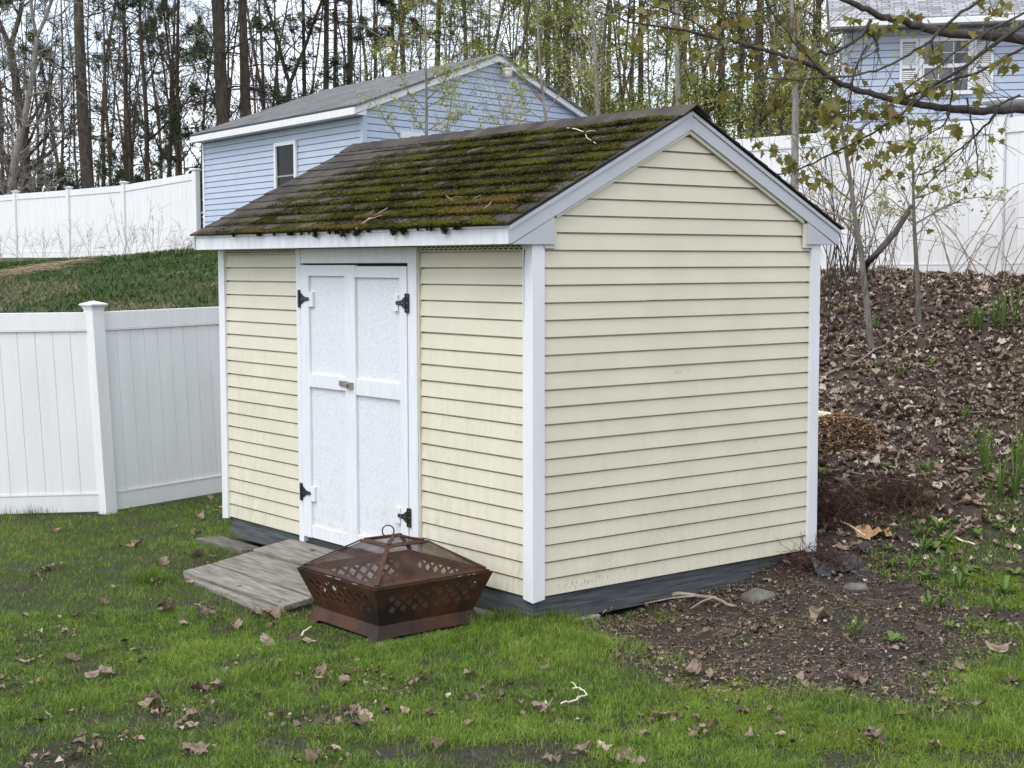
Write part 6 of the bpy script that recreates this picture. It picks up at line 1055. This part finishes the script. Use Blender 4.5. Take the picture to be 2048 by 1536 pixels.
def crumple(name, px, py, w, d, h, label, mat, seed, cat, rz=0.):
    rr = np.random.default_rng(seed); nx_, ny_ = 12, 9; c = hit(px, py); v = [];
    for j in range(ny_):
        for i in range(nx_):
            u, w_ = i/(nx_-1)-.5, j/(ny_-1)-.5; v.append((u*w+rr.normal(0, w*.025), w_*d+rr.normal(0, d*.03), h*(.5+.5*math.sin(u*7+seed+3*w_))*(.6+.4*math.cos(w_*6+seed))+rr.normal(0, h*.14)+.01))
    o = MB().add(v, [(j*nx_+i, j*nx_+i+1, (j+1)*nx_+i+1, (j+1)*nx_+i) for j in range(ny_-1) for i in range(nx_-1)]).build(name, mat); o.location = c; o.rotation_euler = (.25, 0, rz); s = o.modifiers.new('sheet', 'SOLIDIFY'); s.thickness = .003; return tag(o, label, cat)
crumple('brown_paper', 1748, 1075, .24, .14, .07, 'crumpled piece of brown paper below the root clump', M['cardboard'], 2, 'paper'); crumple('plastic_sheet', 1675, 1140, .36, .22, .05, 'torn black plastic sheet on the soil behind the shed', M['tarp'], 4, 'plastic sheet', .4); crumple('plastic_sheet', 1725, 1105, .18, .12, .05, 'small scrap of black plastic below the brown paper', M['tarp'], 6, 'plastic sheet', 1.)
# dry weed stalks before the hill fence
def dry_weed(seed, px, py, h, label, n=6):
    rr = np.random.default_rng(seed); p = hit(px, py); b = []
    for k in range(n):
        st = grow(rr, np.array([rr.normal(0, .12), rr.normal(0, .12), -.05]), np.array([rr.normal(0, .32), rr.normal(0, .2), 1]), h*rr.uniform(.5, 1.1), .006, 7, .07, -.01, .4); b.append(st)
        for q in range(7): p2, r2, d2 = along(st, rr.uniform(.45, 1)); b.append(grow(rr, p2, side_dir(rr, d2, .7), rr.uniform(.1, .3), .0035, 3, .2, -.05, .5))
    me = tubes_mesh('dry_weed', b, lambda r: 3); a_ = me.attributes.new('tint', 'FLOAT', 'POINT'); a_.data.foreach_set('value', rr.random(len(me.vertices)).astype(np.float32)*.6); o = obj('dry_weed', me, M['straw']); o.location = p; return tag(o, label, 'weed')
for i, (px, h, lb) in enumerate([(10, 1.0, 'dry stalks before the hill fence at the left edge'), (45, 1.1, 'dry stalks left of the second hill fence post'), (85, .9, 'sparse dry stalks right of the leftmost visible hill fence post'), (138, 1.0, 'dry weed stalks below the middle hill fence post'), (190, 1.2, 'bushy dry weed in the middle hill fence panel'), (235, 1.1, 'tall thin dry stalks left of the third hill fence post'), (270, 1.4, 'tallest leaning dry stalks right of the third hill fence post'), (310, 1.1, 'bent dry stalks in the right hill fence panel'), (345, .7, 'short dry weeds in the right hill fence panel'), (375, .6, 'short dry weeds near the right end post of the hill fence')]): dry_weed(300+i, px, 522 if px < 300 else 512, h, lb)
ls = []
for px0, py0, px1, py1, m_ in [(0, 560, 70, 535, 60), (60, 530, 130, 520, 20)]:
    for k in range(m_):
        t = rg.random(); px, py = px0+(px1-px0)*t+rg.normal(0, 12), py0+(py1-py0)*t+rg.normal(0, 4); p = at(px, py, 33); g = float(ground_z(p[0], 33)); q = np.array([p[0], 33+rg.normal(0, .5), 0]); q[2] = float(ground_z(q[0], q[1]))+rg.uniform(.03, .12); d = np.array([rg.uniform(.3, 1.2), rg.normal(0, .4), 0]); e = q+d; e[2] = float(ground_z(e[0], e[1]))+rg.uniform(.03, .1); ls.append((np.array([q, (q+e)/2+np.array([0, 0, .03]), e]), np.array([.006, .006, .004])))
me = tubes_mesh('flattened_straw', ls, lambda r: 3); a_ = me.attributes.new('tint', 'FLOAT', 'POINT'); a_.data.foreach_set('value', rg.random(len(me.vertices)).astype(np.float32)); tag(obj('flattened_straw', me, M['straw']), 'flattened straw lying on the slope below the hill fence', 'straw', kind='stuff')
# twigs fallen on the shed roof
def roof_twig(pts, w, label, mat=None, forks=()):
    nrm = np.array([0, -SN, CS]); o0 = np.array(slope_pt(0, 0, .034)); W2 = lambda p: np.array([*w2s(p[0], p[1]), p[2]-.25]); P = []
    def rh(px, py):
        a0 = W2(CAM); a1 = W2(CAM+ray(px, py)); d = a1-a0; return a0+d*(((o0-a0)@nrm)/(d@nrm))
    P = np.array([rh(*p) for p in pts]); base = P[0].copy(); R = np.linspace(w[0], w[1], len(P))*9.5/FPX/2*.6; L_ = [(P-base, R)]
    for a, fx, fy in forks:
        p = P[int(a*(len(P)-1))]-base; e = rh(fx, fy)-base; L_.append((np.array([p, (p+e)/2+nrm*.008, e]), np.array([R[-1], R[-1]*.8, R[-1]*.5])))
    o = obj('roof_twig', tubes_mesh('roof_twig', L_, lambda r: 6), mat or M['twig_dry']); o.location = s2w(*base); o.rotation_euler = (0, 0, YAW); return tag(o, label, 'twig')
roof_twig([(712, 458), (735, 440), (760, 425), (775, 416)], (6, 4), 'forked pale twig lying near the middle of the roof eave', None, ((.66, 748, 419), (.66, 785, 428))); roof_twig([(1135, 256), (1152, 258), (1170, 265), (1174, 276), (1192, 287)], (4.5, 2.5), 'crooked pale twig near the roof ridge', M['twig_pale'], ((.5, 1192, 262),)); roof_twig([(965, 420), (985, 403), (998, 395)], (3.5, 2.5), 'straight pale twig on the roof near the right rake'); roof_twig([(925, 406), (945, 398), (962, 390)], (3, 2), 'thin twig on the mossy roof left of the straight pale twig'); roof_twig([(885, 385), (900, 398), (915, 402)], (3, 2.5), 'small forked twig high in the mossy middle of the roof', None, ((.5, 925, 393),)); roof_twig([(925, 310), (945, 300), (970, 294)], (3, 2), 'thin pale twig on the upper roof below the ridge')
